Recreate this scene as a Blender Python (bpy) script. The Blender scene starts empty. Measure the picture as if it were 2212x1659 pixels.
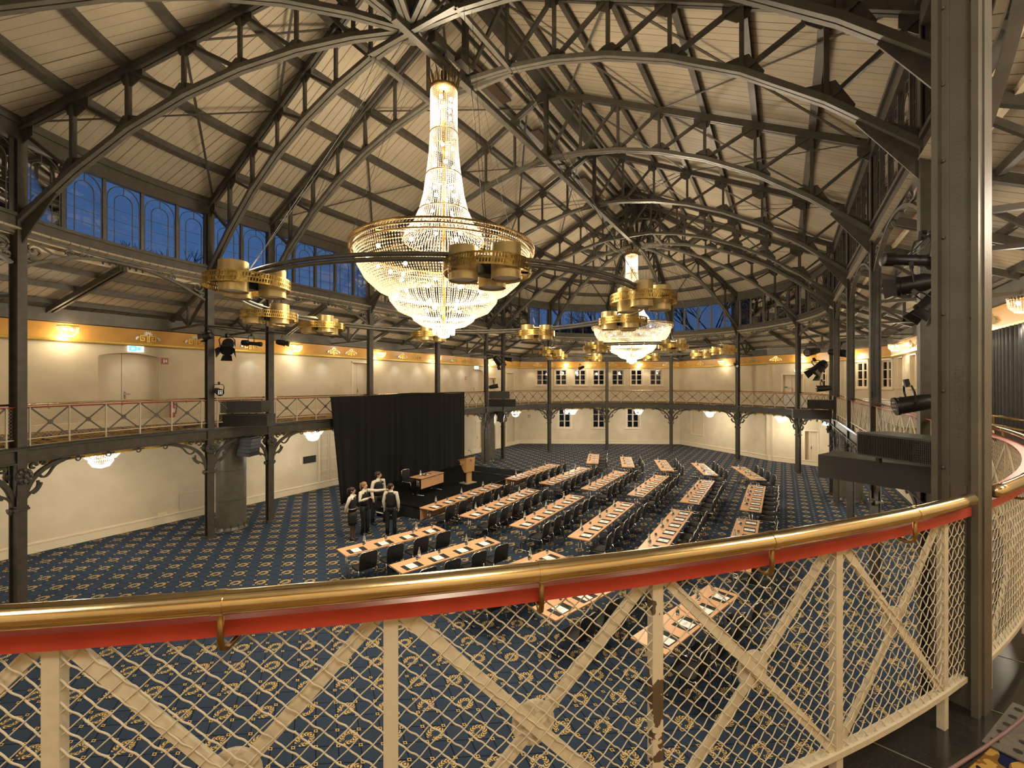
import bpy, math, random
from mathutils import Vector, Matrix
PI = math.pi
rnd = random.Random(7)
scene = bpy.context.scene
COL = scene.collection

# ------------------------------------------------------------------ camera
cam_d = bpy.data.cameras.new('camera'); cam_d.sensor_width = 36; cam_d.lens = 958.2 / 2212 * 36
cam_d.clip_start = 0.05; cam_d.clip_end = 400
cam = bpy.data.objects.new('camera', cam_d); COL.objects.link(cam)
cam.location = (6.894, -7.048, 4.9); cam.rotation_euler = (PI / 2, 0, math.radians(31.464))
scene.camera = cam
scene.view_settings.view_transform = 'Standard'; scene.view_settings.look = 'None'
scene.view_settings.gamma = 1.0; scene.view_settings.use_curve_mapping = False
scene.view_settings.exposure = 0.32
cy = scene.cycles; cy.max_bounces = 6; cy.diffuse_bounces = 3; cy.glossy_bounces = 3; cy.transmission_bounces = 4; cy.transparent_max_bounces = 8
cy.caustics_reflective = False; cy.caustics_refractive = False

# ------------------------------------------------------------------ world: blue dusk sky
w = bpy.data.worlds.new('dusk'); scene.world = w; w.use_nodes = True
nt = w.node_tree; nt.nodes.clear()
wo = nt.nodes.new('ShaderNodeOutputWorld'); bg = nt.nodes.new('ShaderNodeBackground')
tc = nt.nodes.new('ShaderNodeTexCoord'); dot = nt.nodes.new('ShaderNodeVectorMath'); dot.operation = 'DOT_PRODUCT'
dot.inputs[1].default_value = (-0.85, 0.53, 0.0)
rp = nt.nodes.new('ShaderNodeValToRGB')
rp.color_ramp.elements[0].position = 0.25; rp.color_ramp.elements[0].color = (0.012, 0.020, 0.045, 1)
rp.color_ramp.elements[1].position = 0.95; rp.color_ramp.elements[1].color = (0.065, 0.14, 0.31, 1)
mr = nt.nodes.new('ShaderNodeMapRange'); mr.inputs['From Min'].default_value = -1
nz = nt.nodes.new('ShaderNodeTexNoise'); nz.inputs['Scale'].default_value = 3
mx = nt.nodes.new('ShaderNodeMixRGB'); mx.blend_type = 'MULTIPLY'; mx.inputs[0].default_value = 0.35
nt.links.new(tc.outputs['Generated'], dot.inputs[0]); nt.links.new(dot.outputs['Value'], mr.inputs['Value'])
nt.links.new(mr.outputs[0], rp.inputs[0]); nt.links.new(tc.outputs['Generated'], nz.inputs['Vector'])
nt.links.new(rp.outputs[0], mx.inputs[1]); nt.links.new(nz.outputs['Fac'], mx.inputs[2])
nt.links.new(mx.outputs[0], bg.inputs['Color']); bg.inputs['Strength'].default_value = .85
nt.links.new(bg.outputs[0], wo.inputs[0])

# ------------------------------------------------------------------ hall geometry constants
R, G, S = 8.751, 1.946, 13.512
L = 2 * G + S
ZG = 3.5                     # gallery floor
WARM = (1.0, 0.86, 0.65); COOL = (0.85, 0.93, 1.0)

def light(name, loc, power, color=WARM, size=0.3, kind='POINT', rot=None, spot=None, blend=0.6):
    d = bpy.data.lights.new(name, kind); d.energy = power; d.color = color
    if kind == 'AREA': d.shape = 'DISK'; d.size = size
    else: d.shadow_soft_size = size
    if spot: d.spot_size = spot; d.spot_blend = blend
    o = bpy.data.objects.new(name, d); COL.objects.link(o); o.location = loc
    if rot: o.rotation_euler = rot
    return o
K_CH, K_UP, K_GAL, K_LOW = 760, 22, 34, 90
# light of the two great chandeliers (their bulbs)
for cy in (1.0, 16.4):
    for z, p, s in ((11.3, .22, .25), (9.6, .25, .3), (8.2, .35, .6), (7.3, .45, .9), (6.2, .35, .2)):
        light('chandelier_light', (0.1, cy, z), K_CH * p, WARM, s)

# ------------------------------------------------------------------ bays of the ring of columns
BAYS = []
for k in range(6): BAYS.append(('arc', (0, 0), -180 + 30 * k, -150 + 30 * k))
ys = [0, G, G + S / 3, G + 2 * S / 3, G + S, L]
for a, b in zip(ys, ys[1:]): BAYS.append(('st', (R, a), (R, b), (1, 0)))
for k in range(6): BAYS.append(('arc', (0, L), 30 * k, 30 * k + 30))
for a, b in zip(ys[::-1], ys[::-1][1:]): BAYS.append(('st', (-R, a), (-R, b), (-1, 0)))

def bp(b, t, off=0.0):
    """point, outward normal at fraction t of a bay"""
    if b[0] == 'arc':
        a = math.radians(b[2] + (b[3] - b[2]) * t); n = Vector((math.cos(a), math.sin(a)))
        return Vector(b[1]) + n * (R + off), n
    n = Vector(b[3]); p = Vector(b[1]).lerp(Vector(b[2]), t)
    return p + n * off, n
WALLS = [('left', (-11.65, -6.5), (-11.65, 24.4)), ('back', (-11.65, 24.4), (-0.3, 30.9)),
         ('back_right', (-0.3, 30.9), (3.3, 28.2)), ('alcove', (3.3, 28.2), (6.15, 25.8)), ('corner', (6.15, 25.8), (8.7, 25.0)), ('right_end', (8.7, 25.0), (11.4, 20.3)),
         ('right', (11.4, 20.3), (11.4, -4.5)), ('near_right', (11.4, -4.5), (6.5, -11.6)), ('near', (6.5, -11.6), (-6.5, -11.6)), ('near_left', (-6.5, -11.6), (-11.65, -6.5))]
def hit(p, n):
    best = 99
    for _, a, b in WALLS:
        ax, ay = a; ex, ey = b[0] - ax, b[1] - ay
        den = n.x * ey - n.y * ex
        if abs(den) < 1e-9: continue
        t = ((ax - p.x) * ey - (ay - p.y) * ex) / den
        u = ((ax - p.x) * n.y - (ay - p.y) * n.x) / den
        if t > 0 and -1e-6 <= u <= 1 + 1e-6: best = min(best, t)
    return best

# ------------------------------------------------------------------ mesh builder
def basis(d, up=Vector((0, 0, 1))):
    d = d.normalized()
    if abs(d.dot(up)) > .999: up = Vector((0, 1, 0)) if abs(d.y) < .9 else Vector((1, 0, 0))
    s = d.cross(up).normalized(); u = s.cross(d).normalized()
    return d, s, u
class MB:
    def __init__(s): s.v = []; s.f = []
    def add(s, vs, fs):
        o = len(s.v); s.v += [tuple(x) for x in vs]; s.f += [tuple(i + o for i in f) for f in fs]; return s
    def box(s, c, size, rz=0, mat=None):
        x, y, z = [q / 2 for q in size]; m = mat or Matrix.Rotation(rz, 3, 'Z'); c = Vector(c)
        vs = [c + m @ Vector((i * x, j * y, k * z)) for i in (-1, 1) for j in (-1, 1) for k in (-1, 1)]
        return s.add(vs, [(0, 1, 3, 2), (4, 6, 7, 5), (0, 4, 5, 1), (2, 3, 7, 6), (0, 2, 6, 4), (1, 5, 7, 3)])
    def bar(s, a, b, w, h, up=(0, 0, 1)):
        a, b = Vector(a), Vector(b); d, sd, u = basis(b - a, Vector(up))
        vs = [p + sd * i * w / 2 + u * j * h / 2 for p in (a, b) for i, j in ((-1, -1), (1, -1), (1, 1), (-1, 1))]
        return s.add(vs, [(0, 1, 2, 3), (7, 6, 5, 4), (0, 4, 5, 1), (1, 5, 6, 2), (2, 6, 7, 3), (3, 7, 4, 0)])
    def sweep(s, pts, prof, closed=False, up=(0, 0, 1), caps=True):
        pts = [Vector(p) for p in pts]; n = len(pts); m = len(prof); vs = []; up = Vector(up)
        for i, p in enumerate(pts):
            if closed: d = pts[(i + 1) % n] - pts[i - 1]
            else: d = pts[min(i + 1, n - 1)] - pts[max(i - 1, 0)]
            d, sd, u = basis(d, up)
            k = prof if not callable(prof) else prof
            vs += [p + sd * q[0] + u * q[1] for q in k]
        fs = []
        for i in range(n if closed else n - 1):
            j = (i + 1) % n
            for a in range(m):
                b = (a + 1) % m; fs.append((i * m + a, i * m + b, j * m + b, j * m + a))
        if caps and not closed: fs += [tuple(range(m))[::-1], tuple((n - 1) * m + a for a in range(m))]
        return s.add(vs, fs)
    def frames(s, pts, closed=False):
        n = len(pts); out = []; u = None
        for i in range(n):
            d = (pts[(i + 1) % n] - pts[i - 1]) if closed else (pts[min(i + 1, n - 1)] - pts[max(i - 1, 0)])
            d = d.normalized() if d.length > 1e-9 else Vector((0, 0, 1))
            if u is None: u = basis(d)[2]
            u = (u - d * u.dot(d)); u = u.normalized() if u.length > 1e-6 else basis(d)[2]
            out.append((d.cross(u).normalized(), u))
        return out
    def tube(s, pts, r, n=8, closed=False):
        return s.ttube(pts, [r] * len(pts), n, closed)
    def ttube(s, pts, rs, n=8, closed=False):
        pts = [Vector(p) for p in pts]; o = []; N = len(pts)
        for p, r, (sd, u) in zip(pts, rs, s.frames(pts, closed)):
            o += [p + (sd * math.cos(2 * PI * k / n) + u * math.sin(2 * PI * k / n)) * r for k in range(n)]
        fs = [(i * n + a, i * n + (a + 1) % n, (i + 1) % N * n + (a + 1) % n, (i + 1) % N * n + a) for i in range(N if closed else N - 1) for a in range(n)]
        if not closed: fs += [tuple(range(n))[::-1], tuple((N - 1) * n + a for a in range(n))]
        return s.add(o, fs)
    def lathe(s, prof, n=16, c=(0, 0, 0), mat=None, capb=True, capt=True):
        c = Vector(c); vs = []
        for r, z in prof:
            for k in range(n):
                q = Vector((r * math.cos(2 * PI * k / n), r * math.sin(2 * PI * k / n), z))
                vs.append(c + (mat @ q if mat else q))
        fs = [(i * n + a, i * n + (a + 1) % n, (i + 1) * n + (a + 1) % n, (i + 1) * n + a) for i in range(len(prof) - 1) for a in range(n)]
        if capb: fs.append(tuple(range(n))[::-1])
        if capt: fs.append(tuple((len(prof) - 1) * n + a for a in range(n)))
        return s.add(vs, fs)
    def ball(s, c, r, n=8, m=6, sc=(1, 1, 1)):
        pr = [(max(1e-4, math.sin(PI * i / m)), -math.cos(PI * i / m)) for i in range(m + 1)]
        return s.lathe([(a * r * sc[0], b * r * sc[2]) for a, b in pr], n, c, Matrix.Diagonal((1, sc[1] / sc[0], 1)), False, False)
    def prism(s, poly, d, o=(0, 0, 0), mat=None):
        """poly in local xy, extruded by d along local z (centred)"""
        o = Vector(o); n = len(poly); m = mat or Matrix.Identity(3)
        vs = [o + m @ Vector((x, y, z)) for z in (-d / 2, d / 2) for x, y in poly]
        return s.add(vs, [tuple(range(n))[::-1], tuple(range(n, 2 * n))] + [(i, (i + 1) % n, n + (i + 1) % n, n + i) for i in range(n)])
    def ring(s, sec, n=6, nst=1, bays=None, closed=True):
        """sweep a section [(offset, z)...] along the stadium ring of columns"""
        st = []
        for b in (bays or BAYS):
            k = n if b[0] == 'arc' else nst
            for i in range(k): st.append(bp(b, i / k))
        if not closed: st.append(bp((bays or BAYS)[-1], 1))
        m = len(sec); vs = [(p.x + nn.x * o, p.y + nn.y * o, z) for p, nn in st for o, z in sec]
        N = len(st); fs = []
        for i in range(N if closed else N - 1):
            j = (i + 1) % N
            for a in range(m):
                b2 = (a + 1) % m; fs.append((i * m + a, j * m + a, j * m + b2, i * m + b2))
        if not closed: fs += [tuple(range(m)), tuple((N - 1) * m + a for a in range(m))[::-1]]
        return s.add(vs, fs)
    def build(s, name, mat, parent=None, smooth=False, loc=None, rz=None, uv=None):
        me = bpy.data.meshes.new(name); me.from_pydata([tuple(v) for v in s.v], [], s.f); me.update()
        if smooth: me.polygons.foreach_set('use_smooth', [True] * len(me.polygons))
        me.materials.append(mat)
        if uv:
            l = me.uv_layers.new(name='uv')
            for lo in me.loops: l.data[lo.index].uv = uv[lo.vertex_index]
        o = bpy.data.objects.new(name, me); COL.objects.link(o)
        if parent: o.parent = parent
        if loc is not None: o.location = loc
        if rz is not None: o.rotation_euler = (0, 0, rz)
        if smooth == 'auto':
            me.set_sharp_from_angle(angle=math.radians(38))
        return o
def tag(o, label=None, cat=None, group=None, kind=None):
    if label: o['label'] = label
    if cat: o['category'] = cat
    if group: o['group'] = group
    if kind: o['kind'] = kind
    return o
def thing(name, loc, rz, label, cat, group=None):
    o = bpy.data.objects.new(name, None); COL.objects.link(o); o.empty_display_size = .1
    o.location = loc; o.rotation_euler = (0, 0, rz); return tag(o, label, cat, group)
CH = {}
def reg(root, kids): CH[root.name] = kids; return root
def dup(root, kids, loc, rz, label=None, group=None):
    """copy of a thing and its tree. kids: list of (obj, [subobjs])"""
    r = root.copy(); COL.objects.link(r); r.location = loc; r.rotation_euler = (0, 0, rz)
    if label: r['label'] = label
    if group: r['group'] = group
    for ch, subs in kids:
        c = ch.copy(); COL.objects.link(c); c.parent = r
        for g in subs:
            d = g.copy(); COL.objects.link(d); d.parent = c
    return r

# ------------------------------------------------------------------ materials
def mat(name, col, rough=.5, metal=0, var=0, vscale=8, bump=0, bscale=60, spec=None, emit=None, es=0, trans=0, coat=0):
    m = bpy.data.materials.new(name); m.use_nodes = True; t = m.node_tree; b = t.nodes['Principled BSDF']
    b.inputs['Base Color'].default_value = (*col, 1); b.inputs['Roughness'].default_value = rough; b.inputs['Metallic'].default_value = metal
    if spec is not None: b.inputs['Specular IOR Level'].default_value = spec
    if emit: b.inputs['Emission Color'].default_value = (*emit, 1); b.inputs['Emission Strength'].default_value = es
    if trans: b.inputs['Transmission Weight'].default_value = trans
    if coat: b.inputs['Coat Weight'].default_value = coat
    if var or bump:
        g = t.nodes.new('ShaderNodeNewGeometry')
    if var:
        n = t.nodes.new('ShaderNodeTexNoise'); n.inputs['Scale'].default_value = vscale; n.inputs['Detail'].default_value = 5
        r = t.nodes.new('ShaderNodeValToRGB'); e = r.color_ramp.elements
        e[0].position = .3; e[0].color = (*[c * (1 - var) for c in col], 1); e[1].position = .7; e[1].color = (*[min(1, c * (1 + var * .6)) for c in col], 1)
        t.links.new(g.outputs['Position'], n.inputs['Vector']); t.links.new(n.outputs['Fac'], r.inputs[0]); t.links.new(r.outputs[0], b.inputs['Base Color'])
    if bump:
        n = t.nodes.new('ShaderNodeTexNoise'); n.inputs['Scale'].default_value = bscale
        bu = t.nodes.new('ShaderNodeBump'); bu.inputs['Strength'].default_value = bump; bu.inputs['Distance'].default_value = .004
        t.links.new(g.outputs['Position'], n.inputs['Vector']); t.links.new(n.outputs['Fac'], bu.inputs['Height']); t.links.new(bu.outputs[0], b.inputs['Normal'])
    return m
class NG:
    """tiny shader-maths helper"""
    def __init__(s, m): s.t = m.node_tree; s.b = s.t.nodes['Principled BSDF']
    def v(s, x, sock):
        if isinstance(x, (int, float)): sock.default_value = x
        else: s.t.links.new(x, sock)
    def m(s, op, a, b=0, c=None):
        n = s.t.nodes.new('ShaderNodeMath'); n.operation = op; s.v(a, n.inputs[0]); s.v(b, n.inputs[1])
        if c is not None: s.v(c, n.inputs[2])
        return n.outputs[0]
    def pos(s):
        g = s.t.nodes.new('ShaderNodeNewGeometry'); x = s.t.nodes.new('ShaderNodeSeparateXYZ'); s.t.links.new(g.outputs['Position'], x.inputs[0])
        s.P = g.outputs['Position']; return x.outputs[0], x.outputs[1], x.outputs[2]
    def noise(s, scale, vec=None, detail=3, out='Fac'):
        n = s.t.nodes.new('ShaderNodeTexNoise'); n.inputs['Scale'].default_value = scale; n.inputs['Detail'].default_value = detail
        if vec is not None: s.t.links.new(vec, n.inputs['Vector'])
        return n.outputs[out]
    def mix(s, f, a, b):
        n = s.t.nodes.new('ShaderNodeMixRGB'); s.v(f, n.inputs[0])
        for x, k in ((a, 1), (b, 2)):
            if isinstance(x, tuple): n.inputs[k].default_value = (*x, 1)
            else: s.t.links.new(x, n.inputs[k])
        return n.outputs[0]
    def col(s, x): s.t.links.new(x, s.b.inputs['Base Color'])

M = {}
M['iron'] = mat('dark_iron', (.078, .067, .052), .45, .1, .25, 6, .25, 90)
M['iron_grey'] = mat('grey_iron_paint', (.115, .104, .082), .42, .1, .2, 5, .2, 90)
M['brass'] = mat('polished_brass', (.78, .63, .37), .17, 1, .15, 2.2, .05, 40)
M['brass_dull'] = mat('aged_brass', (.36, .23, .085), .35, 1, .3, 12)
M['drum'] = mat('gold_lacquer', (.54, .41, .18), .42, .7, .08, 10)
M['drum_ring'] = mat('pierced_brass', (.50, .33, .09), .3, 1, .35, 30)
M['red'] = mat('red_paint', (.56, .075, .05), .3, 0, .12, 10, spec=.35)
M['cream'] = mat('cream_enamel', (.68, .61, .46), .4, 0, .10, 25, .15, 70)
M['plaster'] = mat('plaster', (.70, .59, .41), .85, 0, .10, 1.4, .2, 30)
M['trimwhite'] = mat('cream_woodwork', (.80, .68, .48), .5, 0, .04, 4)
M['door'] = mat('door_paint', (.70, .58, .40), .5, 0, .04, 3)
M['orange'] = mat('orange_fascia', (.68, .35, .065), .38, 0, .1, 3, spec=.6)
M['gold'] = mat('gold_leaf', (.82, .58, .14), .3, .7, .15, 20)
M['silver'] = mat('silver_leaf', (.62, .60, .52), .35, .6, .15, 20)
M['chrome'] = mat('chrome', (.72, .70, .66), .14, 1)
M['black'] = mat('black_fabric', (.008, .0075, .007), .75, 0, .2, 60)
M['blackmetal'] = mat('black_metal', (.02, .019, .018), .4, .3)
M['greybox'] = mat('charcoal_lacquer', (.045, .041, .035), .55, 0, .12, 4, .2, 120)
M['grille'] = mat('speaker_cloth', (.022, .020, .018), .7)
M['drape'] = mat('black_drape', (.006, .0055, .005), .95, 0, .2, 20)
M['curtain'] = mat('charcoal_curtain', (.05, .047, .045), .5, 0, .2, 6)
M['stage'] = mat('black_stage_carpet', (.006, .006, .006), .95, 0, .3, 40, spec=.1)
M['white'] = mat('white_linen', (.80, .76, .68), .7)
M['paper'] = mat('white_paper', (.85, .82, .76), .6)
M['bulb'] = mat('bulb_glow', (1, .8, .5), .5, emit=(1, .80, .50), es=55)
M['signblue'] = mat('lit_sign_cyan', (.1, .5, .6), .4, emit=(.10, .62, .72), es=1.6)
M['signwhite'] = mat('lit_sign_white', (.9, .95, 1), .4, emit=(.85, .95, 1), es=1.5)
M['signred'] = mat('sign_red', (.42, .03, .02), .5)
M['green'] = mat('sign_green', (.02, .22, .14), .5)
M['skin'] = mat('skin', (.60, .34, .22), .5)
M['shirt'] = mat('white_shirt', (.66, .60, .50), .75)
M['vest'] = mat('black_vest', (.007, .007, .0075), .7)
M['hairdark'] = mat('dark_hair', (.03, .015, .010), .5)
M['hairlight'] = mat('light_brown_hair', (.30, .16, .07), .5)
M['stocking'] = mat('sheer_black_tights', (.07, .035, .022), .45)
M['granite'] = mat('black_granite', (.026, .024, .021), .18, 0, .5, 120)
M['rubber'] = mat('grey_cable', (.23, .13, .13), .5)
M['clear'] = mat('clear_plastic', (.55, .52, .46), .12, 0, trans=.75)
M['glass'] = mat('bottle_glass', (.80, .92, .86), .08, trans=.65)
M['tumbler'] = mat('clear_glass', (.95, .95, .92), .04, trans=.95)
M['building'] = mat('outside_wall', (.10, .11, .14), .9)
M['bulbcool'] = mat('cool_bulb_glow', (1, .98, .95), .5, emit=(.92, .96, 1), es=45)
M['litwin'] = mat('lit_window', (.8, .8, .6), .5, emit=(.75, .95, .72), es=.9)
M['tree'] = mat('bare_branches', (.02, .018, .02), .9)
# crystal: clear beads lit through by the bulbs behind them
m = bpy.data.materials.new('crystal'); m.use_nodes = True; t = m.node_tree; b = t.nodes['Principled BSDF']
b.inputs['Base Color'].default_value = (1, .93, .8, 1); b.inputs['Roughness'].default_value = .12; b.inputs['IOR'].default_value = 1.7
tr = t.nodes.new('ShaderNodeBsdfTranslucent'); tr.inputs[0].default_value = (1, .90, .70, 1)
ms = t.nodes.new('ShaderNodeMixShader'); ms.inputs[0].default_value = .32
t.links.new(b.outputs[0], ms.inputs[1]); t.links.new(tr.outputs[0], ms.inputs[2]); t.links.new(ms.outputs[0], t.nodes['Material Output'].inputs[0])
M['crystal'] = m
m2 = m.copy(); m2.name = 'crystal_white'; M['crystal_white'] = m2
for n_ in m2.node_tree.nodes:
    if n_.type == 'BSDF_TRANSLUCENT': n_.inputs[0].default_value = (.93, .97, 1, 1)
    if n_.type == 'BSDF_PRINCIPLED': n_.inputs['Base Color'].default_value = (.95, .98, 1, 1)
    if n_.type == 'MIX_SHADER': n_.inputs[0].default_value = .5
# window glass: clear, faintly mirror-like
m = bpy.data.materials.new('window_glass'); m.use_nodes = True; t = m.node_tree
gl = t.nodes.new('ShaderNodeBsdfGlossy'); gl.inputs['Roughness'].default_value = .02; tp = t.nodes.new('ShaderNodeBsdfTransparent'); tp.inputs[0].default_value = (.82, .88, .95, 1)
ms = t.nodes.new('ShaderNodeMixShader'); fr = t.nodes.new('ShaderNodeFresnel'); fr.inputs[0].default_value = 1.5
t.links.new(fr.outputs[0], ms.inputs[0]); t.links.new(tp.outputs[0], ms.inputs[1]); t.links.new(gl.outputs[0], ms.inputs[2]); t.links.new(ms.outputs[0], t.nodes['Material Output'].inputs[0])
M['pane'] = m
# roof boards: joints along uv.x
m = mat('roof_boards', (.60, .50, .36), .55, spec=.35); g = NG(m)
uv = g.t.nodes.new('ShaderNodeUVMap'); sx = g.t.nodes.new('ShaderNodeSeparateXYZ'); g.t.links.new(uv.outputs[0], sx.inputs[0])
q = g.m('DIVIDE', sx.outputs[0], .21); fr = g.m('FRACT', q); fl = g.m('FLOOR', q)
wn = g.t.nodes.new('ShaderNodeTexWhiteNoise'); wn.noise_dimensions = '1D'; g.t.links.new(fl, wn.inputs['W'])
wid = g.m('MULTIPLY_ADD', wn.outputs['Value'], .07, .025)
line = g.m('LESS_THAN', fr, wid)
n1 = g.noise(1.3, uv.outputs[0], 5); n2 = g.noise(14, uv.outputs[0], 4)
base = g.mix(n1, (.385, .325, .235), (.53, .45, .325)); base = g.mix(g.m('MULTIPLY', g.m('GREATER_THAN', n2, .66), .35), base, (.27, .21, .13))
base = g.mix(g.m('MULTIPLY', wn.outputs['Value'], .18), base, (.32, .27, .19))
g.col(g.mix(line, base, (.09, .065, .035))); M['boards'] = m
# hall carpet: diagonal lattice, gold diamonds, laurel wreaths
m = mat('hall_carpet', (.03, .045, .08), .95, spec=.1); g = NG(m); X, Y, Z = g.pos()
u = g.m('DIVIDE', g.m('SUBTRACT', X, 1.75), .49); v = g.m('DIVIDE', g.m('ADD', Y, 1.62), .34)
s_ = g.m('MULTIPLY', g.m('ADD', u, v), .5); t_ = g.m('MULTIPLY', g.m('SUBTRACT', u, v), .5)
def cen(x): return g.m('SUBTRACT', x, g.m('ROUND', x))
cs, ct = cen(s_), cen(t_)                                   # wreath cell coordinates, -0.5..0.5
lx = g.m('MULTIPLY', g.m('ADD', cs, ct), .49); ly = g.m('MULTIPLY', g.m('SUBTRACT', cs, ct), .34)
rr = g.m('SQRT', g.m('ADD', g.m('MULTIPLY', lx, lx), g.m('MULTIPLY', ly, ly))); th = g.m('ARCTAN2', lx, ly)
dr = g.m('ABSOLUTE', g.m('SUBTRACT', rr, .092)); leaf = g.m('SINE', g.m('ADD', g.m('MULTIPLY', g.m('ABSOLUTE', th), 13), g.m('MULTIPLY', dr, 150)))
wr = g.m('MULTIPLY', g.m('MULTIPLY', g.m('LESS_THAN', dr, .034), g.m('GREATER_THAN', leaf, -.1)), g.m('LESS_THAN', g.m('ABSOLUTE', th), 2.85))
def line2(x): return g.m('ABSOLUTE', g.m('SUBTRACT', g.m('FRACT', g.m('MULTIPLY', x, 2)), .5))   # 0 on the lattice lines
la, lb = line2(s_), line2(t_)
ln = g.m('LESS_THAN', g.m('MINIMUM', la, lb), .022)
mxx = g.m('MAXIMUM', la, lb); dia = g.m('MULTIPLY', g.m('LESS_THAN', mxx, .085), g.m('GREATER_THAN', mxx, .045)); din = g.m('LESS_THAN', mxx, .085)
nn = g.noise(3, g.P, 4)
c = g.mix(nn, (.023, .035, .058), (.037, .054, .084)); c = g.mix(ln, c, (.004, .006, .012)); c = g.mix(din, c, (.006, .008, .014))
gold = g.m('MAXIMUM', wr, dia); g.col(g.mix(gold, c, (.58, .39, .12))); M['carpet'] = m
# gallery carpet: gold foliage on deep blue
m = mat('gallery_carpet', (.3, .2, .06), .95, spec=.1); g = NG(m); X, Y, Z = g.pos()
n = g.t.nodes.new('ShaderNodeTexNoise'); n.inputs['Scale'].default_value = 3.2; n.inputs['Detail'].default_value = 1.5; n.inputs['Distortion'].default_value = 2.6; g.t.links.new(g.P, n.inputs['Vector'])
wv = g.t.nodes.new('ShaderNodeTexWave'); wv.inputs['Scale'].default_value = 4.2; wv.inputs['Distortion'].default_value = 16; wv.inputs['Detail'].default_value = 3; wv.inputs['Detail Scale'].default_value = 1.2; g.t.links.new(g.P, wv.inputs['Vector'])
f = g.m('GREATER_THAN', n.outputs['Fac'], .47); f2 = g.m('GREATER_THAN', wv.outputs['Fac'], .35)
c = g.mix(f, (.012, .014, .055), (.46, .28, .07)); c = g.mix(g.m('MULTIPLY', f, g.m('SUBTRACT', 1, f2)), c, (.20, .11, .025)); g.col(c); M['gcarpet'] = m
# wood
def wood(name, c1, c2, sc=22, rough=.35):
    m = mat(name, c1, rough, spec=.5); g = NG(m)
    tcn = g.t.nodes.new('ShaderNodeTexCoord'); mp = g.t.nodes.new('ShaderNodeMapping'); mp.inputs['Scale'].default_value = (14, 1.2, 14); g.t.links.new(tcn.outputs['Object'], mp.inputs[0])
    n = g.noise(2.2, mp.outputs[0], 6); g.col(g.mix(n, c1, c2)); return m
M['wood'] = wood('beech_veneer', (.74, .42, .22), (.58, .31, .15))
M['lectern'] = wood('light_beech', (.70, .42, .18), (.56, .31, .12))
# printed sheet
m = mat('printed_sheet', (.85, .82, .76), .6); g = NG(m); tcn = g.t.nodes.new('ShaderNodeTexCoord'); sp = g.t.nodes.new('ShaderNodeSeparateXYZ'); g.t.links.new(tcn.outputs['Object'], sp.inputs[0])
ax = g.m('ABSOLUTE', sp.outputs[0]); ay = g.m('ABSOLUTE', sp.outputs[1])
el = g.m('ADD', g.m('MULTIPLY', g.m('MULTIPLY', sp.outputs[1], sp.outputs[1]), 200), g.m('MULTIPLY', g.m('MULTIPLY', sp.outputs[0], sp.outputs[0]), 900))
inside = g.m('LESS_THAN', el, 1.0); st = g.m('GREATER_THAN', g.m('SINE', g.m('MULTIPLY', sp.outputs[0], 420)), .1)
g.col(g.mix(g.m('MULTIPLY', g.m('MULTIPLY', inside, st), .75), (.86, .83, .77), (.16, .17, .30))); M['sheet'] = m
# peeled cream paint on one face post
m = mat('flaking_cream_paint', (.56, .47, .32), .45); g = NG(m); X, Y, Z = g.pos(); n = g.noise(9, g.P, 6); n3 = g.noise(3.1, g.P, 2)
pk = g.m('GREATER_THAN', g.m('ADD', n, g.m('MULTIPLY', n3, .5)), .865); g.col(g.mix(pk, (.68, .61, .46), (.12, .085, .05))); M['flake'] = m
# ================================================================== THE SETTING
def P3(b, t, z, off=0.0):
    p, n = bp(b, t, off); return Vector((p.x, p.y, z))
# hall floor
mb = MB(); mb.box((0, 9.5, -.1), (25, 45, .2)); tag(mb.build('floor', M['carpet']), kind='structure')
# gallery floor, nosing and the ceiling beneath it
st = []
for b in BAYS:
    k = 10 if b[0] == 'arc' else 3
    for i in range(k):
        p, n = bp(b, i / k); st.append((p, n, hit(p, n) + .25))
def annulus(name, o0, z0t, z0b, z1t, z1b, m, o1=None, uvs=False):
    mb = MB(); N = len(st); vs = []; uv = []
    acc = 0
    for i, (p, n, h) in enumerate(st):
        a = p + n * o0; c = p + n * (h if o1 is None else o1)
        vs += [(a.x, a.y, z0t), (c.x, c.y, z1t), (c.x, c.y, z1b), (a.x, a.y, z0b)]
    fs = []
    for i in range(N):
        j = (i + 1) % N
        for a in range(4): fs.append((i * 4 + a, i * 4 + (a + 1) % 4, j * 4 + (a + 1) % 4, j * 4 + a))
    mb.add(vs, fs); return tag(mb.build(name, m), kind='structure')
annulus('floor', .13, ZG, ZG - .02, ZG, ZG - .02, M['gcarpet'])
annulus('trim', -.12, ZG + .005, ZG - .04, ZG + .005, ZG - .04, M['granite'], o1=.13)
annulus('ceiling', .06, 3.16, 3.10, 3.16, 3.10, M['plaster'])
# tile joints of the granite edge near the camera are modelled as fine grooves
mb = MB()
for k in range(-62, -2, 4):
    a = math.radians(k); c, s_ = math.cos(a), math.sin(a)
    mb.bar((c * (R - .1), s_ * (R - .1), ZG + .0055), (c * (R + .55), s_ * (R + .13), ZG + .0055), .006, .002)
tag(mb.build('trim', mat('tile_joint', (.14, .13, .11), .6)), kind='structure')
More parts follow.
